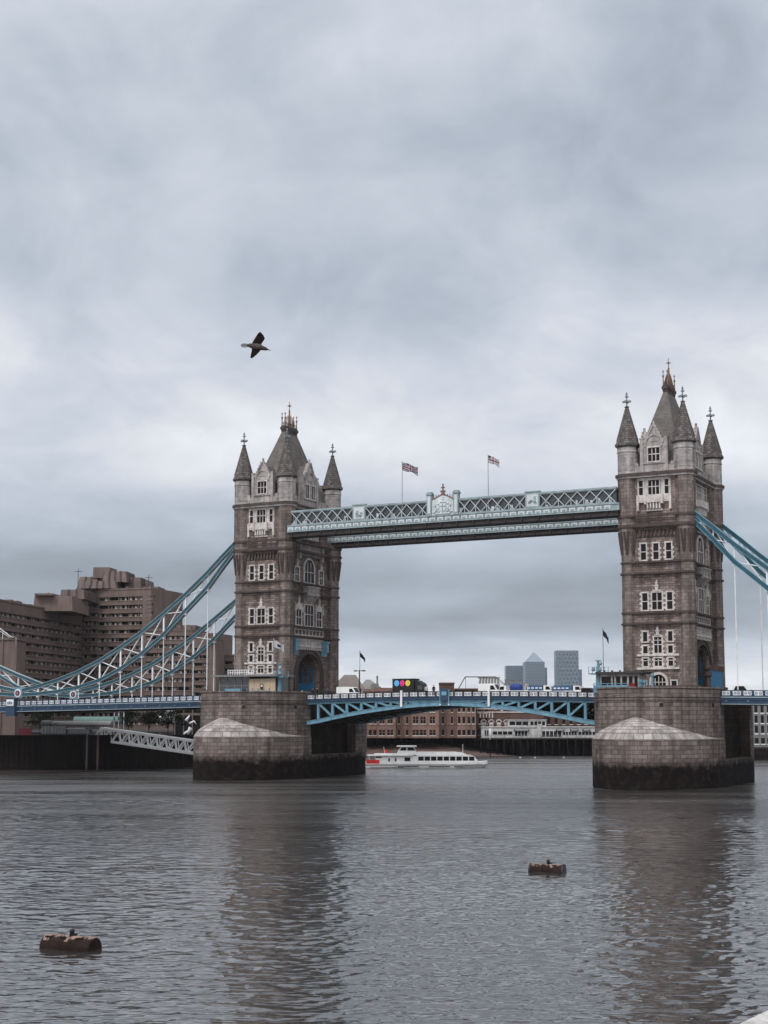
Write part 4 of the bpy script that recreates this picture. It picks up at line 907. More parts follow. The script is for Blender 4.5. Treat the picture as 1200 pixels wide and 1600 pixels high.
# ------------------------------------------------------------------ hotel
HT = empty('hotel_building', at(152, 1082, 470), 0, 'stepped brown concrete hotel with rows of balconies behind the left chains', 'hotel')
HT.location.z = 7.4
def wing(p, q, z0, z1, nfl, dep=14, win_from=0.0, skip=1.0, seed=0, topblank=0.0):
    random.seed(seed); p, q = Vector((*p, 0)), Vector((*q, 0)); d = (q - p); Ln = d.length; d.normalize(); nrm = Vector((d.y, -d.x, 0))
    o = HT.location
    tf = lambda u, v, w: (p.x + d.x * u + nrm.x * w - o.x, p.y + d.y * u + nrm.y * w - o.y, v - o.z)
    mb = MB(tf); mb.box(0, Ln, z0, z1, -dep, -1.0, 0); fh = (z1 - topblank - z0) / nfl
    if topblank: mb.box(0, Ln, z1 - topblank - .02, z1, -1.0, .3, 0)
    mb.box(0, Ln, z1, z1 + .5, -dep, .5, 0)
    if win_from: mb.box(0, win_from, z0, z1, -1, .35, 0)
    for k in range(nfl):
        zf = z0 + k * fh; mb.box(win_from, Ln, zf, zf + fh * .50, -1.0, .25, 0); mb.box(win_from, Ln, zf + fh * .50, zf + fh * .56, -.9, .42, 1); mb.box(win_from, Ln, zf - .02, zf + fh * .1, -.9, .36, 0)
    k = win_from
    while k < Ln: mb.box(k - .12, k + .12, z0, z1 - topblank, -1, .12, 0); k += 3.6
    w = mb.build('wing', ['concrete', 'concrete_pale'], HT)
    for k in range(nfl):
        zf = z0 + k * fh; m2 = MB(tf); m2.box(win_from, Ln, zf + fh * .55, zf + fh, -.99, -.75, 0); u = win_from + .2
        while u < Ln - .8:
            ww = random.uniform(.35, .9)
            if random.random() < .72: m2.box(u, u + ww, zf + fh * .56, zf + fh * random.uniform(.85, .98), -.75, -.38, 1)
            if random.random() < .3: m2.box(u + ww, u + ww + .5, zf + fh * .5, zf + fh * .8, -.4, .05, 2)
            u += 1.8
        m2.build('window_band', ['glass', 'curtain', 'concrete'], w)
    o_ = random.Random(seed + 40)              # vents and rails along the roof edge
    k = 1.0
    while k < Ln - 2:
        if o_.random() < .5: mb = MB(tf); mb.box(k, k + o_.uniform(.6, 2.2), z1 + .4, z1 + .5 + o_.uniform(.4, 1.3), -4 - o_.uniform(0, 4), -2.5); mb.build('roof_vent', 'concrete', w)
        k += o_.uniform(2, 5)
    return w
def cl(tf_pts, z0, z1, name='roof_structure', m='copper', top=None, fins=True):
    o = HT.location; pts = [Vector((*p, 0)) for p in tf_pts]; ins = top or 0.0; c = sum(pts, Vector()) / len(pts)
    mb = MB(); n = len(pts); b = [(p.x - o.x, p.y - o.y, z0 - o.z) for p in pts]; t = [(p.x + (c.x - p.x) * ins - o.x, p.y + (c.y - p.y) * ins - o.y, z1 - o.z) for p in pts]
    mb.add(b + t, [(i, (i + 1) % n, n + (i + 1) % n, n + i) for i in range(n)] + [tuple(range(n)), tuple(range(2 * n - 1, n - 1, -1))])
    if fins:
        for i in range(n):
            a, e = Vector(b[i]), Vector(b[(i + 1) % n]); a2, e2 = Vector(t[i]), Vector(t[(i + 1) % n]); kn = max(2, int((e - a).length / 1.9))
            for k in range(1, kn): f = k / kn; mb.beam(a.lerp(e, f), a2.lerp(e2, f), .55, .55, 1)
    return mb.build(name, [m, 'band'], HT)
A0, A1, A2, A3 = xy(-40, 1000, 395), xy(128, 1000, 472), xy(153, 1000, 468), xy(236, 1000, 462)
A4 = xy(262, 1000, 480)
wing(A0, A1, 8.5, 44.6, 13, 18, 12.5, seed=1, topblank=3.0)
wing(A1, A2, 8.5, 50.2, 15, 20, seed=2, topblank=2.0)
wing(A2, A3, 8.5, 52.6, 16, 22, seed=3, topblank=2.2)
wing(A3, A4, 8.5, 50.5, 15, 3, 0.0, seed=4, topblank=2.2)
B0, B1, B2, B3 = xy(228, 1000, 455), xy(300, 1000, 452), xy(300, 1000, 447), xy(338, 1000, 445)
wing(B0, B1, 8.5, 38.8, 11, 16, seed=5, topblank=1.5)
wing(B2, B3, 8.5, 37.2, 11, 14, seed=6, topblank=4)
C0, C1 = xy(336, 1000, 440), xy(346, 1000, 446); wing(C0, C1, 8.5, 35.5, 10, 2, 8.0, seed=7, topblank=3)
D0, D1 = xy(345, 1000, 452), xy(392, 1000, 452); wing(D0, D1, 8.5, 31.0, 9, 12, seed=8, topblank=1.5)
def quad(px0, px1, Y, dep): a, b = xy(px0, 1000, Y), xy(px1, 1000, Y); return [a, b, (b[0] + 1, b[1] + dep), (a[0] - 1, a[1] + dep)]
cl(quad(50, 112, 440, 20), 44.0, 48.6, top=.05, m='concrete', fins=False); cl(quad(52, 80, 438, 12), 48.6, 49.2, m='copper', fins=False)
cl(quad(92, 130, 452, 16), 48.6, 51.6, top=.08)
cl(quad(113, 232, 468, 18), 50.0, 53.4, top=.06); cl(quad(128, 180, 466, 12), 53.2, 55.6, top=.12)
cl(quad(118, 152, 470, 14), 53.2, 57.4, top=.22); cl(quad(158, 196, 468, 14), 55.4, 59.0, top=.14); cl(quad(192, 218, 472, 14), 53.2, 57.4, top=.14); cl(quad(150, 186, 472, 10), 55.0, 57.6, top=.1, m='concrete', fins=False)
cl(quad(216, 246, 474, 12), 52.8, 54.6, top=.15); cl(quad(143, 169, 471, 8), 57.0, 60.5, m='concrete', fins=False, top=.02); cl(quad(196, 230, 478, 8), 54, 57.0, m='copper', top=.1, fins=False)
cl(quad(236, 252, 470, 12), 48, 53.0, top=.05, m='copper'); cl(quad(262, 305, 462, 10), 38.5, 41.2, m='copper', top=.06)
o = HT.location
for px_, py_, zt in ((122, 905, 57), (76, 930, 49.5), (232, 925, 55)):
    p = at(px_, py_, 466) - o; mb = MB(); mb.beam((p.x, p.y, zt - 4 - o.z), (p.x, p.y, zt + 2.5 - o.z), .16, .16); mb.beam((p.x - 1.2, p.y, zt + 1.6 - o.z), (p.x + 1.2, p.y, zt + 1.6 - o.z), .14, .14); mb.build('roof_aerial', 'steel_dark', HT)
# stair tower with white rails at the left edge
ST = empty('stair_tower', (*xy(8, 1100, 372), 7.4), 0, 'dark brown stair block with white handrails at the left edge', 'building'); o = ST.location
mb = MB(); mb.box(-7.5, 2.6, 0, 9, 0, 24.2); mb.box(-7.8, 2.9, -.3, 9, 24.2, 24.8); mb.box(-1.2, -.9, -.35, 0, 0, 24.2); mb.build('wall', 'concrete', ST)
mb = MB()
mb.tube([(-7, -.5, 28.2), (-3, -.5, 28.0), (1.2, -.5, 24.9), (2.4, -.5, 24.9), (2.2, -.5, 9.5)], .13); mb.tube([(-7, .8, 27.0), (-2.5, .8, 26.8), (2.0, .8, 23.8)], .1)
for x, z in ((-6, 28.1), (-3.5, 28.0), (-1, 26.6)): mb.beam((x, -.5, 24.5), (x, -.5, z), .12, .12)
mb.build('handrail', 'white', ST)

# ------------------------------------------------------------------ things along the north bank
def simple_tree(loc, h, rad, label, n=900, seed=1, trunk=.3):
    random.seed(seed); r = empty('tree', loc, 0, label, 'tree', 'dark trees on the north bank')
    mb = MB(); mb.tube([(0, 0, 0), (.1, .05, h * .3), (-.1, 0, h * .55), (.15, 0, h * .8)], [trunk, trunk * .8, trunk * .55, trunk * .2], 7)
    for k in range(6): a = k * 1.05; mb.tube([(0, 0, h * (.35 + .05 * k)), (rad * .35 * math.cos(a), rad * .35 * math.sin(a), h * (.5 + .05 * k)), (rad * .7 * math.cos(a), rad * .7 * math.sin(a), h * (.58 + .05 * k))], [trunk * .4, trunk * .25, .04], 5)
    mb.build('trunk', 'bark', r); mb = MB()
    cl_ = [(random.gauss(0, .42) * rad, random.gauss(0, .42) * rad, h * random.uniform(.42, .98)) for _ in range(26)]
    for k in range(n):
        c = random.choice(cl_); p = Vector(c) + Vector((random.gauss(0, 1), random.gauss(0, 1), random.gauss(0, .8))) * rad * .17
        u = Vector((random.gauss(0, 1), random.gauss(0, 1), random.gauss(0, 1))).normalized() * random.uniform(.16, .34); w = u.cross(Vector((random.random(), random.random(), 1))).normalized() * random.uniform(.12, .24)
        mb.add([tuple(p - u), tuple(p + w), tuple(p + u), tuple(p - w)], [(0, 1, 2, 3)])
    mb.build('crown', 'leaf', r); return r
for k, (px_, h_, rd, lb) in enumerate(((62, 7.5, 3.2, 'dark tree under the left span, left of the grey pavilion'), (232, 7.8, 4.2, 'wide dark tree under the span above the white gangway'), (262, 7.4, 3.4, 'dark tree beside the pale board under the span'), (200, 6.0, 2.8, 'small dark tree behind the three slim masts'))):
    p = xy(px_, 1140, 365 + k * 3); simple_tree((p[0], p[1], 7.4), h_, rd, lb, 1500, k + 3)
PV = empty('pier_pavilion', (*xy(112, 1140, 348), 7.6), 0, 'low glazed kiosk with curved grey and green roofs on the quay', 'kiosk')
mb = MB(); mb.box(-7, -1.5, 0, 4, 0, 2.4, 0)
for k in range(8): mb.box(-7 + k * .78, -6.88 + k * .78, -.08, 0, 0, 2.4, 1)
mb.box(-1.5, 4, 1, 5, 0, 2.2, 0); mb.box(-7, 4, -.1, -.02, .0, .5, 2); mb.build('glass_wall', ['cabinglass', 'white', 'steel_dark'], PV)
def vault(x0, x1, y0, y1, z0, rise, name, m, par):
    mb = MB(); n = 8; p = []
    for x in (x0, x1):
        for k in range(n + 1): a = math.pi * k / n; p.append((x, (y0 + y1) / 2 - (y1 - y0) / 2 * math.cos(a), z0 + rise * math.sin(a)))
    mb.add(p, [(k, k + 1, n + 2 + k, n + 1 + k) for k in range(n)] + [tuple(range(n + 1)), tuple(range(2 * n + 1, n, -1))]); return mb.build(name, m, par)
vault(-7.4, -5.2, -.5, 4.5, 2.5, 1.2, 'roof', 'greyroof', PV); vault(-4.9, 9.2, -.5, 4.5, 2.6, 1.0, 'roof', 'greyroof', PV); vault(-.8, 10, 5, 9, 3.4, 1.2, 'roof', 'green', PV)
mb = MB(); mb.prism([(-1.2, -1.0), (3.2, -1.0), (3.2, .5), (-1.2, .5)], 1.7, 1.9); mb.build('awning', 'white', PV)
mb = MB(); 
for k in range(5): mb.box(3.9 + k * .8, 4.0 + k * .8, -.3, -.2, 0, 2.2)
mb.tube([(3.9 + .25 * k, -.25, 1.4 + 1.0 * math.sin(math.pi * k / 14)) for k in range(15)], .06); mb.build('entrance_arch', 'sky_blue', PV)
for k, (px_, py0, py1, cz, lb) in enumerate(((178, 1112, 1141, .0, 'slim pale mast with a green top, left of three by the gangway'), (185, 1112, 1142, 0, 'middle of three slim masts behind the gangway'), (193, 1112, 1143, 0, 'slim green and white mast, right of three by the gangway'))):
    p = at(px_, py1, 343); q = at(px_, py0, 343); mb = MB(); mb.lathe([(.13, 0), (.13, q.z - 7.4)], 8, smooth=True, m=0); mb.lathe([(.17, q.z - 9.4), (.17, q.z - 8.6)], 8, m=1); mb.lathe([(.22, q.z - 7.5), (.22, q.z - 7.2)], 8, m=1)
    tag(mb.build('mast', ['white', 'green'], None, (0, 0, 0), (p.x, p.y, 7.4)), lb, 'mast', 'slim masts by the gangway')
def lamp(loc, h, label, grp='quay lamps', globe=.28):
    r = empty('street_lamp', loc, 0, label, 'street lamp', grp); mb = MB(); mb.lathe([(.16, 0), (.09, .6), (.06, h), (.14, h + .05)], 8, smooth=True); mb.build('post', 'greyroof', r)
    mb = MB(); mb.ell((0, 0, h + globe), (globe, globe, globe)); mb.build('globe', 'white', r); return r
p = xy(250, 1143, 352); lamp((*p, 7.4), 4.4, 'globe lamp on the quay above the middle of the gangway'); p = xy(189, 1143, 350); lamp((*p, 7.4), 6.3, 'taller globe lamp among the three slim masts')
mb = MB(); mb.box(-1.5, 1.5, -.1, .1, 0, 3.4); p = at(266, 1128, 372); tag(mb.build('notice_board', 'white', None, (0, 0, 0), (p.x, p.y, 10.8)), 'large pale board beside a dark tree under the left span', 'board')
mb = MB(); mb.box(0, 16, 0, 10, 0, 10.4, 0)
for k in range(7): mb.box(.2 + k * 2.3, .5 + k * 2.3, -.25, 0, 0, 10.4, 1)
mb.box(0, 16, -.3, 0, 5.2, 5.8, 1); p = at(271, 1140, 385); tag(mb.build('riverside_building', ['glass', 'concrete'], None, (0, 0, 0), (p.x, p.y, 7.4)), 'dark glazed low building behind the left pier under the span', 'building')
mb = MB(); mb.tube([(0, 0, 0), (.5, 0, 1.5), (.2, 0, 2.6), (-.5, 0, 3.5), (.3, 0, 4.6)], [.3, .5, .35, .45, .15], 8); mb.tube([(.2, 0, 2.6), (1.4, 0, 3.2), (2.0, 0, 2.4)], [.3, .25, .1], 6); mb.tube([(.3, 0, 1), (-.8, 0, .3), (-1.2, 0, -.5)], [.3, .3, .15], 6)
p = at(294, 1140, 358); tag(mb.build('sculpture', 'white', None, (0, 0, 0), (p.x, p.y, 7.9)), 'pale twisting figure sculpture between the gangway and the left pier', 'sculpture')
mb = MB(); mb.box(-1.5, 1.5, 0, .3, 0, 1.8); p = at(39, 1141, 350); tag(mb.build('notice_board', 'maroon', None, (0, 0, 0), (p.x, p.y, 7.6)), 'dull red sign on the dark quay at the left', 'sign')
# gangway down to the floating pier
g0, g1 = at(146, 1155, 344), at(306, 1178, 334)
GW = empty('gangway', g0, 0, 'white lattice gangway sloping down from the quay to the left pier', 'gangway')
mb = MB(); d = g1 - g0; Ln = d.length; up = Vector((0, 0, 1)); n = 11
for off in (Vector((0, 0, 0)), Vector((.25, 2.6, 0))):
    for hz in (0, 2.75): mb.beam(off + d * 0 + up * hz + (d / n * .8 if hz else Vector()), off + d + up * hz, .55, .55)
    for k in range(n):
        a, b, c = off + d * (k / n), off + d * ((k + 1) / n), off + d * ((k + .5) / n) + up * 2.75
        mb.beam(a, off + d * ((k + .8) / n) + up * 2.75, .36 if off.y < 1 else .16, .36 if off.y < 1 else .16); mb.beam(off + d * ((k + .8) / n) + up * 2.75, b, .36 if off.y < 1 else .16, .36 if off.y < 1 else .16)
mb.build('truss', 'gang_white', GW); mb = MB(); mb.beam(Vector((.12, 1.3, .1)), d + Vector((.12, 1.3, .1)), 2.2, .12); mb.build('walkway_floor', 'greyroof', GW)

# ------------------------------------------------------------------ warehouses and wharf downstream
def block(name, px0, px1, Y, z0, ztop, dep, wins, m, label, cat, group=None, floors=5, fh=3.7, arch=True, wm=('dress', 'glass'), z_first=None):
    a, b = at(px0, 1140, Y), at(px1, 1140, Y); L_ = b.x - a.x
    r = empty(name, (a.x, Y, z0), 0, label, cat, group); mb = MB(); mb.box(0, L_, 0, dep, 0, ztop - z0); mb.box(-.15, L_ + .15, -.3, dep, ztop - z0, ztop - z0 + .6); mb.box(0, L_, -.12, 0, 4.0, 4.25)
    mb.build('wall', m, r)
    for fl in range(floors):
        zb = (z_first if z_first is not None else 1.0) + fl * fh
        if zb + 2 > ztop - z0: break
        for u, w in wins:
            h = 2.2 if fl else 1.7; w2 = w if fl else w * 1.25; tf = lambda x, v, d: (x, -d, v)
            mb = MB(tf); c = u * L_; mb.box(c - w2 / 2, c + w2 / 2, zb, zb + h, -.1, .03, 1); mb.box(c - w2 / 2 - .15, c + w2 / 2 + .15, zb - .3, zb, -.1, .2, 0); mb.box(c - w2 / 2 - .1, c + w2 / 2 + .1, zb + h, zb + h + .25, -.1, .1, 2)
            if w > 1.0: mb.box(c - .09, c + .09, zb, zb + h, 0, .1, 2); mb.box(c - w2 / 2, c + w2 / 2, zb + h * .55, zb + h * .55 + .1, 0, .08, 2)
            mb.build('window', [wm[0], wm[1], m], r)
    return r
G = 'brick warehouses beyond the bridge'
wl = [[(.18, .8), (.5, .8), (.82, .8)], [(.25, 1.5), (.7, 1.5)], [(.22, .6), (.72, .6)], [(.15, 1.6), (.42, 1.6), (.76, 1.6)], [(.22, .6), (.72, .6)], [(.12, .8), (.36, .8), (.62, .8), (.86, .8)]]
xs = [567, 590, 618, 643, 686, 714, 744]; ys = [478, 475, 479, 474, 480, 476]
lbs = ['brick warehouse front with three window columns, half hidden by the left pier', 'projecting brick warehouse front with paired windows next to the left pier', 'set back brick warehouse bay with two narrow window columns above the stern of the boat', 'widest brick warehouse front, three columns of double windows above the wheelhouse of the boat', 'narrow set back brick bay right of the widest warehouse front', 'brick warehouse front with four window columns beside the white riverside cafe']
for k in range(6): block('warehouse', xs[k], xs[k + 1], ys[k], 5.6, 20.6 if k < 3 else 20.0, 16, wl[k], 'brick' if k % 2 else 'brick', lbs[k], 'warehouse', G, 4, 3.75, z_first=.9)
# the ornate brick building behind the cafe
r = block('riverside_building', 745, 850, 486, 5.6, 19.5, 18, [(.05, .9), (.14, .9)], 'brick2', 'ornate dark brick building with white arches behind the white cafe', 'building', None, 3, 3.6)
mb = MB(lambda x, v, d: (x, -d, v))
for z_ in (8.2, 9.3): mb.box(0, 22, z_, z_ + .35, 0, .3)
for k in range(5): mb.box(1.2 + k * 1.0 - .2, 1.2 + k * 1.0 + .2, 6.5, 8.2, 0, .15)
random.seed(4)
for k in range(24): u = random.uniform(5, 21); mb.box(u, u + random.uniform(.5, 1.4), 8.6 + random.uniform(0, 2), 8.8 + random.uniform(.3, 2.4), 0, .2)
for k in range(4):
    for j in range(6): a0, a1 = math.pi * j / 6, math.pi * (j + 1) / 6; c = 2.3 + k * 2.5; mb.prism([(c + q * math.cos(a), 5.0 + q * math.sin(a)) for q, a in ((.75, a0), (.75, a1), (1.05, a1), (1.05, a0))], 0, .25)
    mb.box(c - .7, c + .7, 2.0, 5.0, 0, .1)
mb.build('stone_trim', 'dress', r)
r = block('riverside_building', 848, 945, 492, 5.6, 17.5, 18, [(.1, .9), (.22, .9), (.34, .9), (.46, .9), (.58, .9), (.7, .9)], 'brick2', 'dark brick building between the white cafe and the right pier', 'building', None, 3, 3.4)
# white cafe
a = at(752, 1152, 478); CF = empty('riverside_cafe', (a.x, 478, 5.7), 0, 'long white cafe with dark windows and awnings on the timber wharf', 'cafe')
mb = MB(lambda x, v, d: (x, -d, v)); mb.box(0, 42, 0, 3.3, -8, 0, 0); mb.box(-.2, 42, 3.3, 3.6, -8, .3, 0); mb.box(8.8, 21.3, 3.6, 5.6, -7, -1.5, 0); mb.box(8.6, 21.5, 5.6, 5.85, -7.2, -1.2, 0); mb.box(18.2, 19.4, 0, 4.4, -1, .4, 0); mb.build('wall', 'cafe_white', CF)
for x0, x1, z0_, z1_, d, n in ((1.0, 3.2, .6, 2.4, 0, 3), (3.6, 10.2, 1.0, 2.0, 0, 4), (10.8, 15.0, .5, 2.0, 0, 4), (19.6, 26.0, .3, 2.1, 0, 5), (26.4, 31, .8, 1.9, 0, 5), (31.4, 41.6, .9, 1.9, 0, 9), (9.2, 15.5, 4.0, 5.2, -1.5, 3), (16, 21, 4.0, 5.2, -1.5, 4)):
    mb = MB(lambda x, v, dd: (x, -dd, v)); mb.box(x0, x1, z0_, z1_, d - .1, d + .04, 1)
    for k in range(n + 1): u = x0 + (x1 - x0) * k / n; mb.box(u - .12, u + .12, z0_, z1_, d, d + .1, 0)
    mb.build('window', ['cafe_white', 'glass'], CF)
for x0, x1 in ((10.6, 15.4), (24.2, 26.8), (28.8, 31.4), (32.8, 35.2)):
    mb = MB(lambda x, v, dd: (x, -dd, v)); mb.box(x0, x1, 2.15, 2.8, .05, .9, 0); mb.box(x0 + .25, x1 - .25, 2.4, 2.6, .9, .94, 1); mb.build('awning', ['black', 'white'], CF)
mb = MB(); mb.box(-.4, 43, -1.0, 0, -.55, -.1)
for k in range(30): mb.box(.2 + k * 1.45, .34 + k * 1.45, -.9, -.8, -.1, .85)
mb.box(-.4, 43, -.9, -.82, .8, .9); mb.build('terrace', 'greyroof', CF)
# wharf wall and timber piles
WF = empty('wharf', (-9, 486, 0), 0, 'dark timber piled wharf under the warehouses and white cafe', 'wharf')
mb = MB(); mb.box(0, 80, 0, 1, -1, 5.4); mb.box(0, 80, -1.0, 0, 4.9, 5.5); mb.box(39, 80, -9.6, -1, 5.0, 5.5); mb.build('deck', 'timber', WF)
random.seed(9)
for k in range(62):
    x = .5 + k * 1.28 + random.uniform(-.25, .25); y = -1.2 if x < 39 else (-9.4 if k % 2 else -5)
    mb = MB(); mb.lathe([(.2, -1), (.2, 5.0 if x > 39 else 5.2 + random.uniform(0, .9))], 7, x, y, smooth=True); mb.build('pile', 'timber' if k % 6 else 'mud', WF)
mb = MB(); mb.beam((54, -9.6, 1), (52, -9.6, 5), .3, .3); mb.beam((55, -9.6, 1), (57, -9.6, 5), .3, .3); mb.build('brace', 'timber', WF)
mb = MB(); mb.lathe([(.16, -1), (.16, 8.6)], 8, m=1, smooth=True); mb.lathe([(.2, 5.3), (.2, 8.7)], 8, m=0, smooth=True); p = at(766, 1180, 465); tag(mb.build('marker_post', ['white', 'timber'], None, (0, 0, 0), (p.x, p.y, 0)), 'white topped marker post in the water before the cafe', 'post')

# roofs seen over the bridge rail
r = block('dock_building', 518, 602, 500, 5.6, 21.2, 16, [(.3, 1.2), (.5, 1.2), (.7, 1.2)], 'brick2', 'brown building with a hipped grey roof right of the left tower', 'building', None, 4, 3.7)
mb = MB(); mb.add([(-1, -1, 15.6), (12, -1, 15.6), (12, 17, 15.6), (-1, 17, 15.6), (4, 8, 21.3), (8, 8, 21.3)], [(0, 1, 5, 4), (1, 2, 5), (2, 3, 4, 5), (3, 0, 4)]); mb.build('roof', 'brownroof', r)
mb = MB(); mb.add([(8, -2, 15.0), (19.5, -2, 15.0), (19.5, 14, 15.0), (8, 14, 15.0), (11.5, 6, 19.6), (13, 6, 19.6)], [(0, 1, 5, 4), (1, 2, 5), (2, 3, 4, 5), (3, 0, 4)]); mb.box(13.4, 16, -3, 3, 14, 18); mb.lathe([(.35, 17), (.3, 20), (.5, 20.1), (.2, 20.8)], 8, 15.5, -1); mb.build('roof', 'greyroof', r)
r = block('brick_house', 583, 615, 496, 5.6, 21.6, 10, [(.3, .9), (.7, .9)], 'brick', 'small red brick block seen over the bridge rail left of the black truck', 'building', None, 4, 3.7)
r = block('brick_house', 688, 710, 505, 5.6, 23.6, 10, [(.25, .8), (.7, .8)], 'brick2', 'small dark brown block seen over the rail between truck and glass roof', 'building', None, 4, 4.0)
r = block('glass_roof_building', 712, 800, 515, 5.6, 21.8, 16, [(.15, .8), (.3, .8), (.45, .8), (.6, .8), (.75, .8)], 'brick2', 'dark building with a framed glass roof behind the white van', 'building', None, 5, 3.5)
mb = MB()
fr = [(1.0, -.5, 16.4), (3.6, 1, 20.9), (14.2, 1, 20.9), (19.4, -.5, 16.6)]
for y in (0, 6): 
    for (x0, _, z0_), (x1, _, z1_) in zip(fr, fr[1:]): mb.beam((x0, y, z0_), (x1, y, z1_), .16, .16)
for x, z_ in ((3.6, 20.9), (14.2, 20.9)): mb.beam((x, 0, 16.4), (x, 0, z_), .14, .14); mb.beam((x, 0, z_), (x, 6, z_), .14, .14)
mb.build('roof_frame', 'steel_dark', r)
mb = MB(); 
for k in range(7): mb.add([(8.6 + k * 1.0, -.2, 20.5), (9.3 + k * 1.0, -.2, 20.5), (8.6 + k * 1.15, -1.4, 16.6), (7.9 + k * 1.15, -1.4, 16.6)], [(0, 1, 2, 3)]); mb.beam((8.6 + k, -.25, 20.5), (7.9 + k * 1.15, -1.45, 16.6), .2, .2)
mb.box(8.2, 15.6, -.4, 5, 20.4, 20.7); mb.build('louvre', 'greyroof', r)
r = block('glass_roof_building', 786, 822, 525, 5.6, 21.6, 12, [(.2, .8), (.5, .8), (.8, .8)], 'brick2', 'dark building with a slatted sloping roof beside the grey towers', 'building', None, 5, 3.5)
mb = MB()
for k in range(7): mb.beam((1.2 + k * .95, -.2, 20.0), (.2 + k * .95, -1.2, 16.2), .45, .2)
mb.box(1.0, 7.2, -.4, 4, 19.9, 20.2); mb.build('louvre', 'greyroof', r)
# far glass towers
def tower_block(px0, px1, py, Y, m, label, dep, pyr=None, bands=30, cross=False):
    a, b = at(px0, 1100, Y), at(px1, 1100, Y); zt = at((px0 + px1) / 2, py, Y).z; w = b.x - a.x
    r = empty('office_tower', ((a.x + b.x) / 2, Y, 0), 0.0, label, 'skyscraper', 'office towers far downriver'); mb = MB(); mb.box(-w / 2, w / 2, 0, dep, 0, zt, 0)
    mb.build('tower_wall', m, r); mb = MB()
    if cross:
        n = 6; hh = zt / 9
        for j in range(9):
            for k in range(n):
                x0, x1 = -w / 2 + w * k / n, -w / 2 + w * (k + 1) / n; mb.beam((x0, -.8, j * hh), (x1, -.8, (j + 1) * hh), 1.6, 2.6); mb.beam((x1, -.8, j * hh), (x0, -.8, (j + 1) * hh), 1.6, 2.6)
        mb.build('diagrid', 'steelglass', r)
    else:
        for k in range(bands): z = zt * (k + .5) / bands; mb.box(-w / 2 + 3, w / 2 - 3, -1.5, 0, z, z + zt / bands * .35)
        mb.build('glazing_band', 'steelglass2', r)
    if pyr:
        zp = at((px0 + px1) / 2, pyr, Y).z; mb = MB(); q = w / 2 * .9; mb.add([(-q, 0, zt), (q, 0, zt), (q, 2 * q, zt), (-q, 2 * q, zt), (0, q, zp)], [(0, 1, 4), (1, 2, 4), (2, 3, 4), (3, 0, 4)]); mb.build('pyramid_roof', 'steelglass', r)
    return r
tower_block(791, 821, 1040, 5200, 'steelglass2', 'lower blue glass tower left of the pyramid topped one', 60, bands=14)
tower_block(820.5, 852, 1034, 5000, 'steelglass', 'grey tower with a pyramid roof far downriver', 70, 1018, 34); tower_block(849, 855.5, 1043, 5090, 'steelglass2', 'narrow dark flank tower touching the pyramid tower', 50, bands=20)
tower_block(869.5, 905, 1016.5, 4600, 'steelglass2', 'broad grey slab tower with a diagonal lattice face', 50, cross=True); tower_block(903, 910, 1046, 4800, 'steelglass2', 'short dark tower right of the lattice faced slab', 40, bands=16)
# far bank hidden behind the bridge piers
ground('ground', [(-400, 560), (-9, 560), (-9, 905), (1500, 905), (1500, 6500), (-2500, 6500)], -2, 6, 'mud')
# buildings seen past the right pier
r = block('riverside_building', 1176, 1215, 430, 3.5, 16.5, 12, [(.15, .9), (.4, .9), (.65, .9), (.88, .9)], 'greyroof', 'grey glazed block with balconies past the right pier', 'building', None, 4, 3.0, wm=('white', 'glass'))
ground('ground', [(100, 424), (300, 424), (300, 900), (160, 900), (100, 487)], -2, 3.4, 'mud')
mb = MB(); mb.box(0, 40, 0, 2, -1, 3.2); p = at(1170, 1183, 422); tag(mb.build('quay_wall', 'timber', None, (0, 0, 0), (p.x, 422, 0)), 'dark low quay wall past the right pier', 'quay wall')

# ------------------------------------------------------------------ cabins and masts on the piers
LC = empty('control_cabin', S(-40.75, -6, BZ), -TH, 'flat roofed glass cabin with a plywood boarded front on the left pier', 'cabin', 'control cabins on the piers')
mb = MB(); mb.box(-6.8, 6.4, -.2, 5, 0, .9, 0); mb.box(-6.8, 6.4, 4.5, 5, 0, 4.3, 0); mb.box(-6.9, -6.6, -.25, 5, 0, 4.3, 1)
for x in (-6.7, -4.9, -3.1, -1.5, .2): mb.box(x - .08, x + .08, -.28, -.1, .9, 4.3, 1)
mb.box(-6.8, .2, -.26, -.12, 2.5, 2.62, 1); mb.box(-6.8, .2, -.26, -.12, 3.6, 3.7, 1); mb.build('cabin_frame', ['steel_dark', 'greyroof'], LC)
mb = MB(); mb.box(-6.6, .2, -.18, -.08, .9, 4.3); mb.box(6.3, 6.42, 0, 4.5, .9, 4.2); mb.build('window', 'cabinglass', LC)
mb = MB(); mb.box(.3, 6.3, -.3, -.12, .7, 3.9, 0)
for k in range(1, 5): mb.box(.3 + k * 1.2 - .015, .3 + k * 1.2 + .015, -.31, -.29, .7, 3.9, 1)
mb.box(2.9, 3.6, -.36, -.28, 1.7, 2.9, 1); mb.box(3.05, 3.45, -.38, -.35, 2.3, 2.7, 2); mb.build('plywood_board', ['ply', 'steel_dark', 'white'], LC)
mb = MB(); mb.box(-8.2, 7.2, -1.4, 5.6, 4.3, 4.55); mb.box(-7.9, 6.9, -1.1, 5.3, 4.55, 4.7); mb.build('roof', 'greyroof', LC)
mb = MB()
for k in range(12): mb.box(-5.4 + k * .55, -5.3 + k * .55, .6, .7, 4.7, 5.7)
for z_ in (5.2, 5.7): mb.box(-5.4, .7, .6, .7, z_ - .06, z_ + .04)
mb.build('roof_railing', 'white', LC)
mb = MB()
for x0, x1 in ((-3.4, .2), (.4, 2.3), (2.4, 4.5), (4.6, 6.9)): mb.box(x0, x1, -3.4, -3.3, .1, 1.45 if x1 > .3 else 1.9)
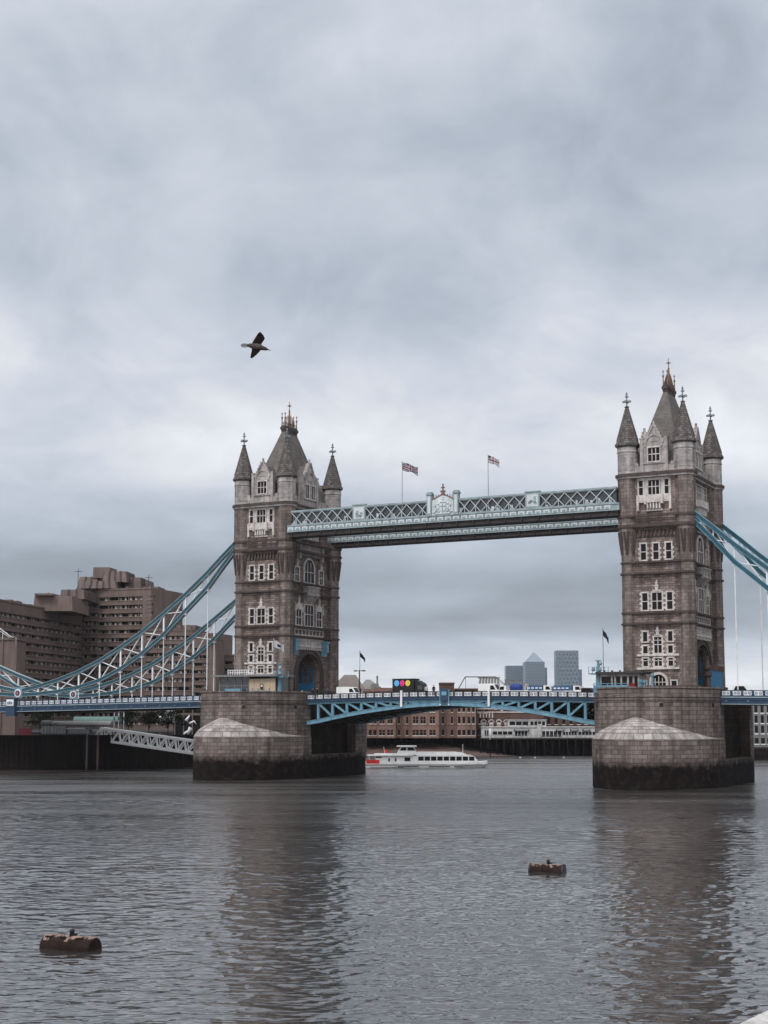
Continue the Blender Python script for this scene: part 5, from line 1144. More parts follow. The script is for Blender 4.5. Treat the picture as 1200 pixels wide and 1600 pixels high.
for k in range(9): mb.box(-3.4 + k * 1.27, -3.3 + k * 1.27, -3.45, -3.25, 0, 1.95)
tag(mb.build('barrier', 'sky_blue', None, (0, 0, 0), S(-40.75, -6, BZ), -TH), 'pale blue panel barrier in front of the plywood boarded cabin', 'barrier')
def mast(loc, h, label):
    r = empty('signal_mast', loc, -TH, label, 'signal mast', 'blue signal masts on the piers'); mb = MB(); mb.lathe([(.75, 0), (.55, 1.2), (.42, h * .62), (.3, h * .62), (.22, h), (.5, h + .05), (.5, h + .2), (.02, h + .25)], 10, smooth=False); mb.build('post', 'sky_blue', r)
    mb = MB(); mb.box(-1.5, 1.5, -1.1, 1.1, h * .62, h * .62 + .2)
    for x in (-1.45, 0, 1.45): 
        for y in (-1.05, 1.05): mb.box(x - .04, x + .04, y - .04, y + .04, h * .62, h * .62 + 1.3)
    for z_ in (.7, 1.3): mb.box(-1.5, 1.5, -1.1, -1.02, h * .62 + z_ - .05, h * .62 + z_); mb.box(-1.5, 1.5, 1.02, 1.1, h * .62 + z_ - .05, h * .62 + z_)
    mb.build('platform', 'sky_blue', r); mb = MB()
    for x, z_ in ((-.7, .5), (.6, 1.5), (.5, .4)): mb.ell((x, -.6, h * .62 + .4 + z_), (.35, .35, .4), 0, 8, 5)
    mb.build('signal_lamp', 'pale', r); return r
mast(S(-34.2, -5.2, BZ), 6.6, 'blue mast with lamps at the right end of the plywood boarded cabin')
RC = empty('control_cabin', S(36.2, -8, BZ), -TH, 'low cabin with dark windows and overhanging roof on the right pier', 'cabin', 'control cabins on the piers')
mb = MB(); mb.box(-3.4, 3.6, 0, 4, 0, 1.4, 0)
for x in (-3.3, -1.3, -.7, .4, 1.6, 2.6, 3.5): mb.box(x - .16, x + .16, -.05, .15, 1.4, 3.7, 0)
mb.box(-3.4, 3.6, -.02, .1, 3.3, 3.75, 0); mb.box(-3.4, -3.2, 0, 4, 0, 3.7, 0); mb.box(3.4, 3.6, 0, 4, 0, 3.7, 0); mb.build('wall', 'upper', RC)
mb = MB(); mb.box(-3.3, 3.5, .1, .2, 1.4, 3.4); mb.build('window', 'glass', RC)
mb = MB(); mb.box(-4.0, 4.6, -.8, 4.6, 3.75, 4.1)
for k in range(5): mb.box(-2.6 + k * 1.4, -2.3 + k * 1.4, -.6, -.4, 4.1, 4.35)
mb.build('roof', 'steel_dark', RC)
mb = MB(); mb.box(-3.9, 2.5, -2.2, -2.1, .5, 1.75)
for k in range(6): mb.box(-3.9 + k * 1.25, -3.8 + k * 1.25, -2.25, -2.05, 0, 2.1)
mb.box(-3.9, 2.5, -2.2, -2.12, 2.0, 2.1); tag(mb.build('barrier', 'sky_blue', None, (0, 0, 0), S(36.2, -8, BZ), -TH), 'pale blue railing in front of the low cabin on the right pier', 'barrier')
mast(S(32.2, -7.2, BZ), 6.0, 'blue mast with railed platform at the left edge of the right pier')
mb = MB(); mb.box(-.5, .5, -.3, .3, 0, 1.9); mb.box(-.55, .55, -.35, .35, 1.9, 2.05); tag(mb.build('cabinet', 'dark_red', None, (0, 0, 0), S(39.2, -10, BZ), -TH), 'dark red cabinet beside the low cabin on the right pier', 'cabinet')
for k, (s_, h_, lb) in enumerate(((40.2, 2.6, 'left blue bollard post beside the red cabinet'), (40.9, 2.5, 'right blue bollard post beside the red cabinet'), (42.3, 3.6, 'taller blue lamp post before the arched door of the right tower'))):
    mb = MB(); mb.lathe([(.28, 0), (.22, .4), (.18, h_ - .5), (.34, h_ - .4), (.34, h_), (.1, h_ + .1)], 8); tag(mb.build('bollard', 'sky_blue', None, (0, 0, 0), S(s_, -8.5, BZ), -TH), lb, 'bollard', 'blue posts on the right pier')
flagpole(S(-35.7, -5, 20.2), 7.0, 2.0, 1.35, lambda u, v: 1 if (.35 < u < .7 and .3 < v < .75) else 0, ['flag_white', 'flag_black'], 'thin pole with a white flag and dark emblem by the left tower', 1.0, rot=.1, r0=.06)
flagpole(S(32.9, -6.5, 19.6), 7.6, 1.0, 1.0, lambda u, v: 0, ['flag_black', 'flag_black'], 'thin pole with a drooping black flag left of the right tower', 1.4, rot=.1, r0=.06, pole='greyroof')
flagpole(S(-31.6, 23.5, BZ), 10.2, 1.1, .9, lambda u, v: 0, ['flag_black', 'flag_black'], 'thin pole with a small black flag right of the left tower', 1.2, rot=.1, r0=.07, pole='greyroof')
LPT = empty('street_lamp', S(-30.4, 21.0, BZ), -TH, 'dark double armed lamp post beside the left tower with the small black flag', 'street lamp')
mb = MB(); mb.lathe([(.2, 0), (.12, .8), (.09, 6.3)], 8, smooth=True); mb.box(-.9, 1.1, -.06, .06, 6.1, 6.2); mb.build('post', 'steel_dark', LPT)
mb = MB(); mb.box(-1.2, -.6, -.2, .2, 6.0, 6.25); mb.box(.7, 1.4, -.2, .2, 6.0, 6.25); mb.build('lamp_head', 'steel_dark', LPT)
mb = MB(); mb.box(-.15, .15, -4.6, 4.6, 0, 4.7, 0); mb.box(.15, .19, -2.0, .5, .7, 1.05, 1); mb.box(-.3, .3, -5.2, 5.2, 4.7, 5.6, 2); tag(mb.build('hoarding', ['hoard', 'white', 'brick2'], None, (0, 0, 0), S(47.75, 12.4, BZ), -TH), 'plain blue site hoarding across the road arch of the right tower', 'hoarding')
mb = MB(); mb.lathe([(.9, 0), (.8, .8), (.5, 1.0), (.45, 3.4), (.75, 3.6), (.7, 4.2), (.35, 4.4), (.5, 5.0), (.3, 5.9), (.12, 6.6), (.2, 6.8), (.03, 7.2)], 10); mb.ell((0, -.3, 4.9), (.55, .4, .5)); tag(mb.build('stone_statue', 'band', None, (0, 0, 0), S(48.2, 5.6, BZ), -TH), 'weathered stone figure on a pedestal by the right tower arch', 'statue')
for rt in [o for o in COL.objects if o.name == 'bridge_tower']:
    for u, z_ in ((-6.9, 26.4), (5.5, 26.4)):
        mb = MB(tfS); mb.box(u - .6, u + .6, z_ - 1.0, z_ + .9, .3, 1.4); mb.box(u - .75, u + .75, z_ + .9, z_ + 1.3, .1, 1.6); mb.taper(u - .5, u + .5, z_ - 1.8, z_ - 1.0, .2, 1.1, .6, 1); mb.box(u - .66, u + .66, z_ - .2, z_, .28, 1.46); mb.build('bracket_lamp', 'sky_blue', rt)

# ------------------------------------------------------------------ vehicles
def wheel(par, x, y, r=.42):
    mb = MB(lambda a, b, c: (x + a, y + c, r + b)); n = 14; mb.prism([(r * math.cos(2 * math.pi * k / n), r * math.sin(2 * math.pi * k / n)) for k in range(n)], -.13, .13, 0); mb.prism([(r * .55 * math.cos(2 * math.pi * k / n), r * .55 * math.sin(2 * math.pi * k / n)) for k in range(n)], -.15, .15, 1); return mb.build('wheel', ['tyre', 'greyroof'], par)
def side(mb, prof, y0, y1, m=0): mb.tf = lambda a, b, c: (a, c, b); mb.prism(prof, y0, y1, m); mb.tf = None
def vehicle(kind, s, t, label, cat, L_, Hh, body, cabm, flip=False, group=None):
    a = abs(s); z = 16.75 - .38 * (a / 29.5) ** 2 - .95 if a < 30 else deck_z(s) - .95
    r = empty(kind, S(s, t, z), -TH + (math.pi if flip else 0), label, cat, group); w = 1.0 if L_ < 5.5 else 1.2
    if kind == 'van':
        mb = MB(); side(mb, [(-L_ / 2, .4), (L_ / 2, .4), (L_ / 2, 1.05), (L_ / 2 - .7, 1.25), (L_ / 2 - 1.35, Hh - .1), (L_ / 2 - 1.7, Hh), (-L_ / 2 + .1, Hh), (-L_ / 2, Hh - .15)], -w, w); mb.build('body', body, r)
        mb = MB(); side(mb, [(L_ / 2 - 2.1, 1.3), (L_ / 2 - 1.0, 1.3), (L_ / 2 - 1.5, Hh - .35), (L_ / 2 - 2.1, Hh - .35)], -w - .02, w + .02); mb.add([(L_ / 2 - .68, -.85, 1.28), (L_ / 2 - .68, .85, 1.28), (L_ / 2 - 1.32, .85, Hh - .14), (L_ / 2 - 1.32, -.85, Hh - .14)], [(0, 1, 2, 3)]); mb.build('window', 'glass', r)
        xs_ = (-L_ / 2 + .9, L_ / 2 - .9)
    elif kind == 'car':
        mb = MB(); side(mb, [(-L_ / 2, .3), (L_ / 2, .3), (L_ / 2, .75), (L_ / 2 - .2, .85), (L_ / 2 - 1.2, .95), (L_ / 2 - 1.9, Hh - .05), (L_ / 2 - 2.2, Hh), (-L_ / 2 + 1.0, Hh), (-L_ / 2 + .5, Hh - .08), (-L_ / 2 + .1, .95)], -.88, .88); mb.build('body', body, r)
        mb = MB(); side(mb, [(L_ / 2 - 1.45, .97), (L_ / 2 - 2.05, Hh - .12), (-L_ / 2 + .95, Hh - .12), (-L_ / 2 + .55, .97)], -.9, .9); mb.build('window', 'glass', r); xs_ = (-L_ / 2 + .8, L_ / 2 - .8)
    elif kind == 'lorry':
        mb = MB(); mb.box(-L_ / 2, L_ / 2 - 1.9, -w, w, 1.0, Hh); mb.box(-L_ / 2 - .05, L_ / 2 - 1.85, -w - .04, w + .04, Hh - .12, Hh + .03); mb.box(-L_ / 2, L_ / 2, -.5, .5, .55, 1.0); mb.build('box_body', body, r)
        mb = MB(); side(mb, [(L_ / 2 - 1.75, .5), (L_ / 2, .5), (L_ / 2, 1.5), (L_ / 2 - .25, 2.45), (L_ / 2 - .5, 2.75), (L_ / 2 - 1.4, Hh - .35), (L_ / 2 - 1.75, Hh - .3)], -1.1, 1.1); mb.build('cab', cabm, r)
        mb = MB(); side(mb, [(L_ / 2 - 1.2, 1.5), (L_ / 2 - .1, 1.5), (L_ / 2 - .3, 2.3), (L_ / 2 - 1.2, 2.3)], -1.12, 1.12); mb.build('window', 'cabinglass', r); xs_ = (-L_ / 2 + .9, -L_ / 2 + 2.0, L_ / 2 - .9)
    else:                                      # flatbed
        mb = MB(); mb.box(-L_ / 2, L_ / 2 - 1.5, -w, w, .8, 1.15); mb.box(-L_ / 2, -L_ / 2 + .1, -w, w, 1.15, 1.9); mb.build('flatbed', 'white', r)
        mb = MB(); side(mb, [(L_ / 2 - 1.5, .5), (L_ / 2, .5), (L_ / 2, 1.3), (L_ / 2 - .35, 2.05), (L_ / 2 - 1.5, 2.1)], -1.0, 1.0); mb.build('cab', cabm, r)
        mb = MB(); side(mb, [(L_ / 2 - 1.1, 1.3), (L_ / 2 - .1, 1.3), (L_ / 2 - .4, 1.9), (L_ / 2 - 1.1, 1.9)], -1.02, 1.02); mb.build('window', 'glass', r); xs_ = (-L_ / 2 + .8, L_ / 2 - .8)
    for x in xs_:
        for y in (-.85, .85): wheel(r, x, y * w)
    return r
vehicle('van', -23.4, 4, 'white van nearest the left tower on the bridge', 'van', 5.0, 2.35, 'boat_white', None)
TR = vehicle('lorry', -10.0, 4, 'black box truck with cyan, magenta and yellow discs on its side', 'truck', 6.6, 3.6, 'black', 'black')
for x, m in ((-2.35, 'cyan'), (-1.15, 'magenta'), (0.05, 'yellow')):
    mb = MB(lambda a, b, c: (x + a, -1.2 - c, 2.75 + b)); n = 20; mb.prism([(.52 * math.cos(2 * math.pi * k / n), .56 * math.sin(2 * math.pi * k / n)) for k in range(n)], 0, .03)
    for k in range(n // 2): a0, a1 = 4 * math.pi * k / n, 4 * math.pi * (k + 1) / n; mb.beam((.2 * math.cos(a0), .32 * math.sin(a0), .035), (.2 * math.cos(a1), .32 * math.sin(a1), .035), .05, .02, 1, up=(0, 0, 1))
    mb.build('printed_disc', [m, 'navy'], TR)
vehicle('van', 7.1, 4, 'white van in the middle of the right bascule leaf, before the framed glass roof', 'van', 4.6, 2.45, 'boat_white', None)
MX = vehicle('flatbed', 12.0, 4, 'mixer truck with a dark blue drum behind the white van', 'truck', 6.0, 2.3, None, 'boat_white', True)
mb = MB(lambda a, b, c: (c, b, a)); mb.lathe([(.3, -1.6), (.62, -1.2), (.74, -.4), (.68, .2), (.4, .8)], 14, smooth=True); mb.v = [p + Vector((.2, 0, 1.75)) for p in mb.v]; mb.build('drum', 'mixer', MX)
mb = MB(); mb.box(-2.9, -2.2, -.6, .6, 1.1, 2.3); mb.build('hopper', 'ply', MX)
for s_, L_, lb in ((16.9, 5.2, 'white flatbed truck with a blue tarpaulin load, nearer the mixer truck'), (22.4, 5.8, 'white flatbed truck with a blue tarpaulin load, nearer the right pier')):
    fb = vehicle('flatbed', s_, 4, lb, 'truck', L_, 2.3, None, 'boat_white', False, 'flatbed trucks with blue loads')
    mb = MB(); mb.taper(-L_ / 2 + .15, L_ / 2 - 1.7, -1.0, 1.0, 1.15, 2.15, .9, .8); mb.build('tarpaulin', 'tarp', fb)
    mb = MB(); random.seed(int(s_))
    for k in range(4): x = -L_ / 2 + .5 + k * .8; mb.box(x, x + .5, -1.05, 1.02, 1.5, 1.75)
    mb.build('load_strap', 'white', fb)
vehicle('car', 26.8, 4, 'dark car at the right end of the bascule leaf beside the right pier', 'car', 4.3, 1.75, 'steel_dark', None)
for k, (s_, bm, lb) in enumerate(((54.9, 'boat_white', 'white car on the right side span, nearest the right pier'), (60.2, 'pale', 'silver blue car second from the right pier on the side span'), (66.0, 'boat_white', 'white car on the side span at the right frame edge'))): vehicle('car', s_, 4, lb, 'car', 4.4, 1.85, bm, None, k == 1, 'cars on the right side span')

# ------------------------------------------------------------------ people behind the pier parapets
def person_mesh(coat, seed):
    rnd = random.Random(seed); sw = rnd.uniform(-.12, .12)
    J = [((0, 0, .95), .15), ((0, 0, 1.18), .14), ((0, .01, 1.40), .16), ((0, 0, 1.52), .065), ((0, -.01, 1.64), .10), ((0, -.01, 1.73), .075),
         ((.10, 0, .90), .10), ((.11, sw, .50), .075), ((.12, sw * .4, .09), .05), ((.12, sw * .4 - .14, .04), .04),
         ((-.10, 0, .90), .10), ((-.11, -sw, .50), .075), ((-.12, -sw * .4, .09), .05), ((-.12, -sw * .4 - .14, .04), .04),
         ((.20, 0, 1.42), .075), ((.25, .04, 1.14), .055), ((.24, -.10, .92), .042), ((.23, -.15, .82), .035), ((-.20, 0, 1.42), .075), ((-.25, .04, 1.14), .055), ((-.24, -.10, .92), .042), ((-.23, -.15, .82), .035)]
    Ed = [(0, 1), (1, 2), (2, 3), (3, 4), (4, 5), (0, 6), (6, 7), (7, 8), (8, 9), (0, 10), (10, 11), (11, 12), (12, 13), (2, 14), (14, 15), (15, 16), (16, 17), (2, 18), (18, 19), (19, 20), (20, 21)]
    me = bpy.data.meshes.new('skeleton'); me.from_pydata([j[0] for j in J], Ed, []); o = bpy.data.objects.new('skeleton', me); COL.objects.link(o)
    sk = o.modifiers.new('skin', 'SKIN'); o.modifiers.new('sub', 'SUBSURF').levels = 1
    for i, j in enumerate(J): me.skin_vertices[0].data[i].radius = (j[1], j[1])
    me.skin_vertices[0].data[0].use_root = True
    dg = bpy.context.evaluated_depsgraph_get(); bm_ = bpy.data.meshes.new_from_object(o.evaluated_get(dg)); bpy.data.objects.remove(o); bpy.data.meshes.remove(me)
    for m in (coat, 'cloth_dark', 'skin'): bm_.materials.append(M[m])
    for p in bm_.polygons: c = p.center; p.use_smooth = True; p.material_index = 2 if (c.z > 1.49 or (abs(c.x) > .18 and c.z < .87)) else 1 if c.z < .88 else 0
    return bm_
PM = {c: person_mesh(c, i) for i, c in enumerate(('cloth_dark', 'cloth_blue', 'cloth_red', 'cloth_pale'))}
def person(s, t, coat, label, rot, sc=1.0, grp='people on the bridge'):
    a = abs(s); z = BZ if 30 < a < 53 else 16.75 - .38 * (a / 29.5) ** 2 - .95
    o = bpy.data.objects.new('person', PM[coat]); COL.objects.link(o); o.location = S(s, t, z); o.rotation_euler = (0, 0, -TH + rot); o.scale = (sc,) * 3; tag(o, label, 'person', grp)
    mb = MB(); mb.ell((0, .015, 1.70), (.105, .115, .10), 0, 10, 6); mb.build('hair', 'hair', o)
for s_, t_, c_, lb, rt, sc in ((-51.3, -6.2, 'cloth_dark', 'person in dark clothes at the left end of the left pier, leftmost of a row', 0, 1), (-50.2, -6.8, 'cloth_blue', 'person in a dark blue coat, second at the left end of the left pier', .8, 1.03), (-49.2, -7.6, 'cloth_dark', 'person in black left of the glass cabin on the left pier', -.5, 1.05), (-48.4, -8.2, 'cloth_pale', 'person in a pale coat left of the glass cabin', 2.5, .98),
        (-33.3, -4.0, 'cloth_dark', 'person in dark clothes below the left tower arch, leftmost there', .3, 1.03), (-32.4, -3.4, 'cloth_blue', 'person in dark blue below the left tower arch', -.9, 1.0), (-31.2, -1.4, 'cloth_pale', 'person in a pale top at the right corner of the left pier', 1.5, 1.0), (-24.9, -8.0, 'cloth_dark', 'person in black walking in front of the leftmost white van', 1.6, 1.12), (-24.0, -8.0, 'cloth_dark', 'second person in black just right of the leftmost white van door', 1.6, 1.16), (-21.5, -8.2, 'cloth_blue', 'person in dark blue walking right of the leftmost white van', -1.6, 1.1), (-14.6, -8, 'cloth_dark', 'person in black walking left of the black truck', 1.6, 1.1),
        (-.6, -8.4, 'cloth_pale', 'person in a pale coat standing at midspan above the signal box', .4, 1.1), (.9, -8.4, 'cloth_dark', 'person in dark clothes standing at midspan, right of the pale coat', 0, 1.12), (41.2, -6.2, 'cloth_red', 'person in orange at the arched door of the right tower', 0, 1.0), (42.3, -6.5, 'cloth_dark', 'person in dark clothes right of the one in orange', .5, 1.0)):
    person(s_, t_, c_, lb, rt, sc)

# ------------------------------------------------------------------ river boat
BT = empty('passenger_boat', (-5.2, 356, 0), R(0), 'long white passenger boat with a row of dark windows passing under the bridge', 'boat')
def hullsec(x): 
    f = max(0, (x - 22) / 8.2); w = 2.9 * (1 - f ** 2.2) ** .6 if f < 1 else .02
    return w, 1.15 + .55 * max(0, f) ** 1.5
mb = MB(); xs_ = [0, .6, 4, 10, 16, 22, 24, 26, 27.5, 28.7, 29.5, 30.1]; P = []
for x in xs_:
    w, zt = hullsec(x); wb = w * (.92 if x < 24 else .75); sh = 0 if x < 23 else -(x - 23) * .0
    P.append([(x - (0 if x < 24 else (x - 24) * .22), -wb, -.35), (x, -w, .62), (x, -w, .80), (x, -w, zt), (x, w, zt), (x, w, .80), (x, w, .62), (x - (0 if x < 24 else (x - 24) * .22), wb, -.35)])
pts = [p for q in P for p in q]
for i in range(len(xs_) - 1):
    for k in range(8):
        k2 = (k + 1) % 8; mb.add([P[i][k], P[i + 1][k], P[i + 1][k2], P[i][k2]], [(0, 1, 2, 3)], 1 if k in (1, 5) else 0)
mb.add(P[0], [tuple(range(8))], 0); mb.add(P[-1], [tuple(range(8))], 0)
for x0, x1 in ((8.5, 13.5), (16, 21), (22, 24)): mb.box(x0, x1, -2.94, -2.9, .28, .45, 1)
mb.box(2, 10, -2.95, -2.89, .0, .12, 1); mb.build('hull', ['boat_white', 'black'], BT)
mb = MB(); side(mb, [(13, 1.0), (27.6, 1.0), (27.9, 1.5), (26.8, 2.75), (25.4, 3.05), (13, 3.05)], -2.3, 2.3); side(mb, [(12.6, 3.05), (25.3, 3.05), (24.2, 3.55), (22.5, 3.75), (12.8, 3.75)], -1.9, 1.9); mb.box(4.8, 13, -2.2, 2.2, 1.0, 2.75); mb.build('cabin', 'boat_white', BT)
for k in range(9):
    x0 = 13.4 + k * 1.52; mb = MB(); side(mb, [(x0, 1.72), (x0 + 1.3, 1.72), (x0 + 1.3 - (.1 if k > 7 else 0), 2.7), (x0, 2.7)], -2.32, 2.32); mb.build('window', 'glass', BT)
mb = MB(); side(mb, [(27.15, 1.8), (27.5, 1.8), (26.9, 2.6), (26.95, 2.6)], -2.0, 2.0); mb.add([(27.85, -2, 1.62), (27.85, 2, 1.62), (26.95, 2, 2.7), (26.95, -2, 2.7)], [(0, 1, 2, 3)]); mb.build('windscreen', 'glass', BT)
for x in (6.2, 7.8): mb = MB(); mb.box(x, x + .42, -2.23, 2.23, 1.5, 2.3); mb.build('porthole', 'glass', BT)
mb = MB(); mb.box(10.1, 11.5, -2.23, 2.23, 1.6, 2.5); mb.build('window', 'glass', BT)
mb = MB(); mb.box(1.2, 12.0, -2.6, 2.6, 2.85, 3.05); side(mb, [(2.6, 3.05), (11.0, 3.05), (10.5, 3.3), (3.0, 3.35)], -2.2, 2.2); mb.build('canopy', 'boat_white', BT)
mb = MB()
for x in (1.6, 3.0, 4.6): mb.box(x, x + .1, -2.5, -2.4, 1.1, 2.85); mb.box(x, x + .1, 2.4, 2.5, 1.1, 2.85)
mb.box(3.2, 5, -2.3, -2.2, 1.1, 2.3); mb.box(.2, 4.8, -2.75, -2.68, 1.1, 1.6); mb.build('stern_rail', 'boat_white', BT)
mb = MB(); mb.box(2.9, 4.8, -2.0, 2.0, 1.2, 2.5); mb.build('stern_screen', 'glass', BT)
mb = MB(); side(mb, [(8.2, 3.1), (12.9, 3.1), (12.9, 4.0), (12.3, 5.0), (9.4, 5.0), (8.6, 4.0)], -1.5, 1.5); mb.box(8.3, 13.0, -1.8, 1.8, 5.0, 5.25); mb.build('wheelhouse', 'boat_white', BT)
mb = MB(); side(mb, [(8.95, 4.1), (10.6, 4.1), (10.6, 4.85), (9.4, 4.85)], -1.53, 1.53); side(mb, [(10.8, 4.1), (12.7, 4.1), (12.25, 4.85), (10.8, 4.85)], -1.53, 1.53); mb.build('wheelhouse_window', 'glass', BT)
mb = MB(); mb.box(.95, 4.1, -2.98, -2.9, 1.0, 1.95, 0); mb.box(.7, 4.4, -3.05, -2.98, .85, 1.0, 1); mb.build('banner', ['red', 'boat_white'], BT)
tx = bpy.data.curves.new('lettering', 'FONT'); tx.body = 'CITY'; tx.size = .78; tx.extrude = .01; tx.space_character = 1.15; to = bpy.data.objects.new('lettering', tx); COL.objects.link(to); dg = bpy.context.evaluated_depsgraph_get()
tm = bpy.data.meshes.new_from_object(to.evaluated_get(dg)); bpy.data.objects.remove(to); tm.materials.clear(); tm.materials.append(M['flag_red']); lo_ = bpy.data.objects.new('lettering', tm); COL.objects.link(lo_); lo_.parent = [c for c in BT.children if c.name.startswith('banner')][0]; lo_.location = (1.25, -3.0, 1.2); lo_.rotation_euler = (math.pi / 2, 0, 0); lo_.scale = (1.15, 1, 1)
mb = MB(); mb.beam((24.2, 0, 3.7), (24.2, 0, 5.6), .09, .09); mb.beam((5.4, 0, 3.3), (5.1, 0, 5.0), .07, .07); mb.box(5.3, 5.9, -.02, .02, 3.5, 4.3, 1); mb.box(21, 26, -2.28, -2.24, 3.05, 3.12); mb.build('mast', ['boat_white', 'red'], BT)

# ------------------------------------------------------------------ mooring buoys
def buoy(loc, L_, rad, rotz, label, seed, studs):
    random.seed(seed); r = empty('mooring_buoy', loc, rotz, label, 'mooring buoy', 'rusty drum buoys on the river'); n = 48; ns = 46; mb = MB(); V_ = []; ph = [random.uniform(0, 6) for _ in range(8)]
    for i in range(ns + 1):
        x = -L_ / 2 + L_ * i / ns; q = rad * (.94 if i in (0, ns) else 1)
        for k in range(n): a = 2 * math.pi * k / n; dq = random.uniform(-.006, .006); V_.append((x, (q + dq) * math.cos(a), (q + dq) * math.sin(a)))
    Fc = [(i * n + k, i * n + (k + 1) % n, (i + 1) * n + (k + 1) % n, (i + 1) * n + k) for i in range(ns) for k in range(n)]
    for i in range(ns):
        for k in range(n):
            a = math.degrees(2 * math.pi * (k + .5) / n); x_ = i / ns * 6; edge = 14 * math.sin(x_ * 2.1 + ph[0]) + 9 * math.sin(x_ * 5.3 + ph[1]) + 6 * math.sin(x_ * 11 + a * .1 + ph[2]) + random.uniform(-7, 7); top = abs(a - 92) < 27 + edge and math.sin(x_ * 3 + ph[3]) * math.sin(a * .13 + ph[4]) < .82
            f = Fc[i * n + k]; mb.add([V_[j] for j in f], [(0, 1, 2, 3)], 1 if top else 0)
    mb.add([V_[k] for k in range(n)], [tuple(range(n))], 0); mb.add([V_[ns * n + k] for k in range(n)], [tuple(range(n))], 0); mb.build('drum', ['rust', 'rust_top'], r)
    mb = MB(); mb.lathe([(.15, rad - .05), (.12, rad + .18), (.14, rad + .22), (.11, rad + .30), (.04, rad + .33)], 10, .08, 0, smooth=True); mb.box(.05, .35, -.08, .08, rad - .04, rad + .12); mb.build('mooring_ring', 'black', r)
    for x in studs: mb = MB(); mb.box(x - .18, x + .18, -rad * .62, -rad * .42, rad * .72, rad * .93); mb.build('lifting_lug', 'rust', r)
    for sg in ((-1, 1) if seed == 2 else ()): mb = MB(lambda a, b, c: (sg * L_ / 2 + c, a, b)); mb.prism([(rad * 1.06 * math.cos(2 * math.pi * k / n), rad * 1.06 * math.sin(2 * math.pi * k / n)) for k in range(n)], -.07, .05); mb.build('end_rim', 'black' if seed == 2 else 'rust', r)
    return r
buoy((-15.75, 75.3, .02), 2.95, .62, R(-24), 'rusty drum buoy with a pale top, nearer, at the lower left', 1, (-1.1, -.2, .75))
buoy((12.35, 112.6, .03), 2.55, .56, R(-22), 'smaller rusty drum buoy with black ends, on the right half of the river', 2, (-.7, .6))
for k, (px_, lb) in enumerate(((813, 'small white float before the wharf, leftmost of three'), (836, 'small white float before the wharf, middle of three'), (881, 'small white float before the wharf, nearest the right pier'))):
    p = at(px_, 1184.5, 446); mb = MB(); mb.ell((0, 0, .02), (.34, .28, .22)); tag(mb.build('mooring_float', 'cafe_white', None, (0, 0, 0), (p.x, 446, .1)), lb, 'float', 'white floats before the wharf')

# ------------------------------------------------------------------ gull in flight
u_ = 1 / 114.0; GL = MB()
ax = [(-15, 2.2, 1.3), (-11, 1.6, 3.0), (-5, .2, 4.7), (1, -1.0, 5.6), (7, -2.0, 5.0), (11, -3.0, 3.5), (14, -3.9, 3.1), (17, -4.9, 2.3), (18.6, -5.5, 1.2)]
GL.tube([(x * u_, 0, z_ * u_) for x, z_, _ in ax], [q * u_ for _, _, q in ax], 12, 1)
GL.tube([(18 * u_, 0, -5.2 * u_), (21.5 * u_, 0, -6.1 * u_), (23.6 * u_, 0, -7.0 * u_)], [1.0 * u_, .7 * u_, .12 * u_], 8, 0)
def sheet(rows, m, th=.006):
    n = len(rows[0]); up = [[Vector((p[0] * u_, p[1], p[2] * u_ + p[1] * .26)) for p in r_] for r_ in rows]
    for i in range(len(rows) - 1):
        for k in range(n - 1):
            q = [up[i][k], up[i + 1][k], up[i + 1][k + 1], up[i][k + 1]]; o = Vector((0, th * (1 if k else .6), 0))
            GL.add([tuple(p - o) for p in q] + [tuple(p + o) for p in q], [(0, 1, 2, 3), (7, 6, 5, 4), (0, 4, 5, 1), (1, 5, 6, 2), (2, 6, 7, 3), (3, 7, 4, 0)], m)
sheet([[(8.5, 0, -.5), (3, .0, 1), (-3, 0, 1), (-8.5, 0, .8)], [(8.2, .06, 4), (3, .06, 5), (-2, .06, 5), (-6.5, .07, 6)], [(12.6, .16, 12.5), (6.5, .17, 12), (0, .17, 11), (-4.6, .18, 11.5)], [(9.5, .24, 18), (6, .25, 17.5), (1.5, .26, 17), (-1.6, .27, 18)], [(3.6, .36, 23.2), (2.9, .36, 23.4), (1.6, .36, 23), (.2, .36, 22)]], 0)
sheet([[(8.3, 0, -5), (3, 0, -5.5), (-2, 0, -5), (-6.2, 0, -3.5)], [(6, -.1, -9.5), (2, -.1, -9.5), (-2, -.1, -9.5), (-6, -.1, -9)], [(2.5, -.22, -14.3), (0, -.22, -14.5), (-3, -.22, -14.5), (-5.9, -.22, -14)], [(-1.6, -.34, -18.6), (-2.4, -.34, -19.0), (-3.6, -.34, -19.2), (-5.2, -.34, -18.2)]], 0)
sheet([[(-9, -.012, 2.6), (-9, 0, 1.2), (-9, .012, -.4)], [(-16, -.03, 4.6), (-16, 0, 1.6), (-16, .03, -1.8)], [(-21, -.04, 4.2), (-22.5, 0, 1.4), (-21, .04, -1.9)], [(-23.6, -.035, 2.6), (-24.4, 0, 1.0), (-23.2, .03, -1.0)]], 2, .004)
for k in range(5):                             # spread primaries at the wing tip
    GL.tube([((6 - k * 1.6) * u_, .25, (17.5 + k * .2) * u_ + .065), ((3.4 - k * .9) * u_, .37, (24.2 - k * .9) * u_ + .096)], [.9 * u_, .3 * u_], 5, 0)
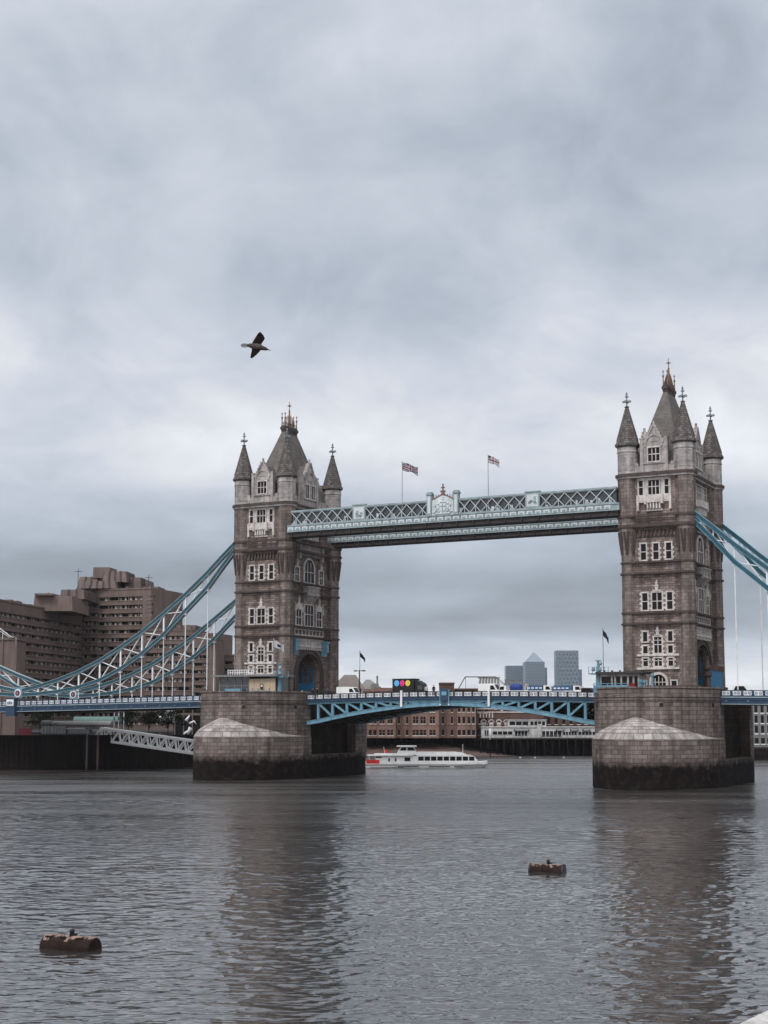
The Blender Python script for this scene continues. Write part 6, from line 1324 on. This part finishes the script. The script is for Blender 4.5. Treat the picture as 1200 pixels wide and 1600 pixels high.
p = at(400, 541, 20); tag(GL.build('gull', ['feather', 'feather_body', 'feather_pale'], None, (0, 0, 0), p), 'dark winged gull with a pale tail flying right, high above the left tower', 'bird')

# ------------------------------------------------------------------ embankment wall beside the viewer
P0 = Vector((.915, 3.99, 0)); d = Vector((.1034, .1527, 0)).normalized(); nn = Vector((d.y, -d.x, 0)); a, b = P0 - d * 8, P0 + d * 14
mb = MB(); c = lambda p, o, z_: tuple(p + nn * o + Vector((0, 0, z_)))
sec = [(.06, 3), (.06, 10.38), (0, 10.40), (0, 10.585), (.02, 10.6), (.66, 10.6), (.68, 10.585), (.68, 10.4), (.62, 10.38), (.62, 3)]
L_ = (b - a).length; n = 18
for k in range(n):                             # coping stones with open joints
    p, q = a + d * (L_ * k / n + .006), a + d * (L_ * (k + 1) / n - .006)
    mb.add([c(r_, o_, z_) for r_ in (p, q) for o_, z_ in sec], [(i, (i + 1) % 10, 10 + (i + 1) % 10, 10 + i) for i in range(10)] + [tuple(range(10)), tuple(range(19, 9, -1))])
tag(mb.build('embankment_wall', 'granite_near'), 'pale granite parapet coping at the bottom right corner', 'wall')
mb = MB(); mb.add([c(q, o_, z_) for q in (a, b) for o_ in (.6, 8) for z_ in (3, 9.7)], [(0, 1, 3, 2), (4, 6, 7, 5), (0, 4, 5, 1), (2, 3, 7, 6), (0, 2, 6, 4), (1, 5, 7, 3)]); tag(mb.build('pavement', 'greyroof'), kind='structure')

# ------------------------------------------------------------------ haze over the whole reach of the river
hm = bpy.data.materials.new('haze'); hm.use_nodes = True; t_ = hm.node_tree; t_.nodes.clear(); ho = t_.nodes.new('ShaderNodeOutputMaterial'); pv = t_.nodes.new('ShaderNodeVolumePrincipled')
pv.inputs['Color'].default_value = (0.86, 0.93, 1.0, 1); pv.inputs['Density'].default_value = 0.00003; pv.inputs['Anisotropy'].default_value = 0.0
t_.links.new(pv.outputs[0], ho.inputs['Volume']); M['haze'] = hm
mb = MB(); mb.box(-4200, 4200, -120, 9100, -4, 270); hz_ = tag(mb.build('haze', 'haze'), kind='stuff')
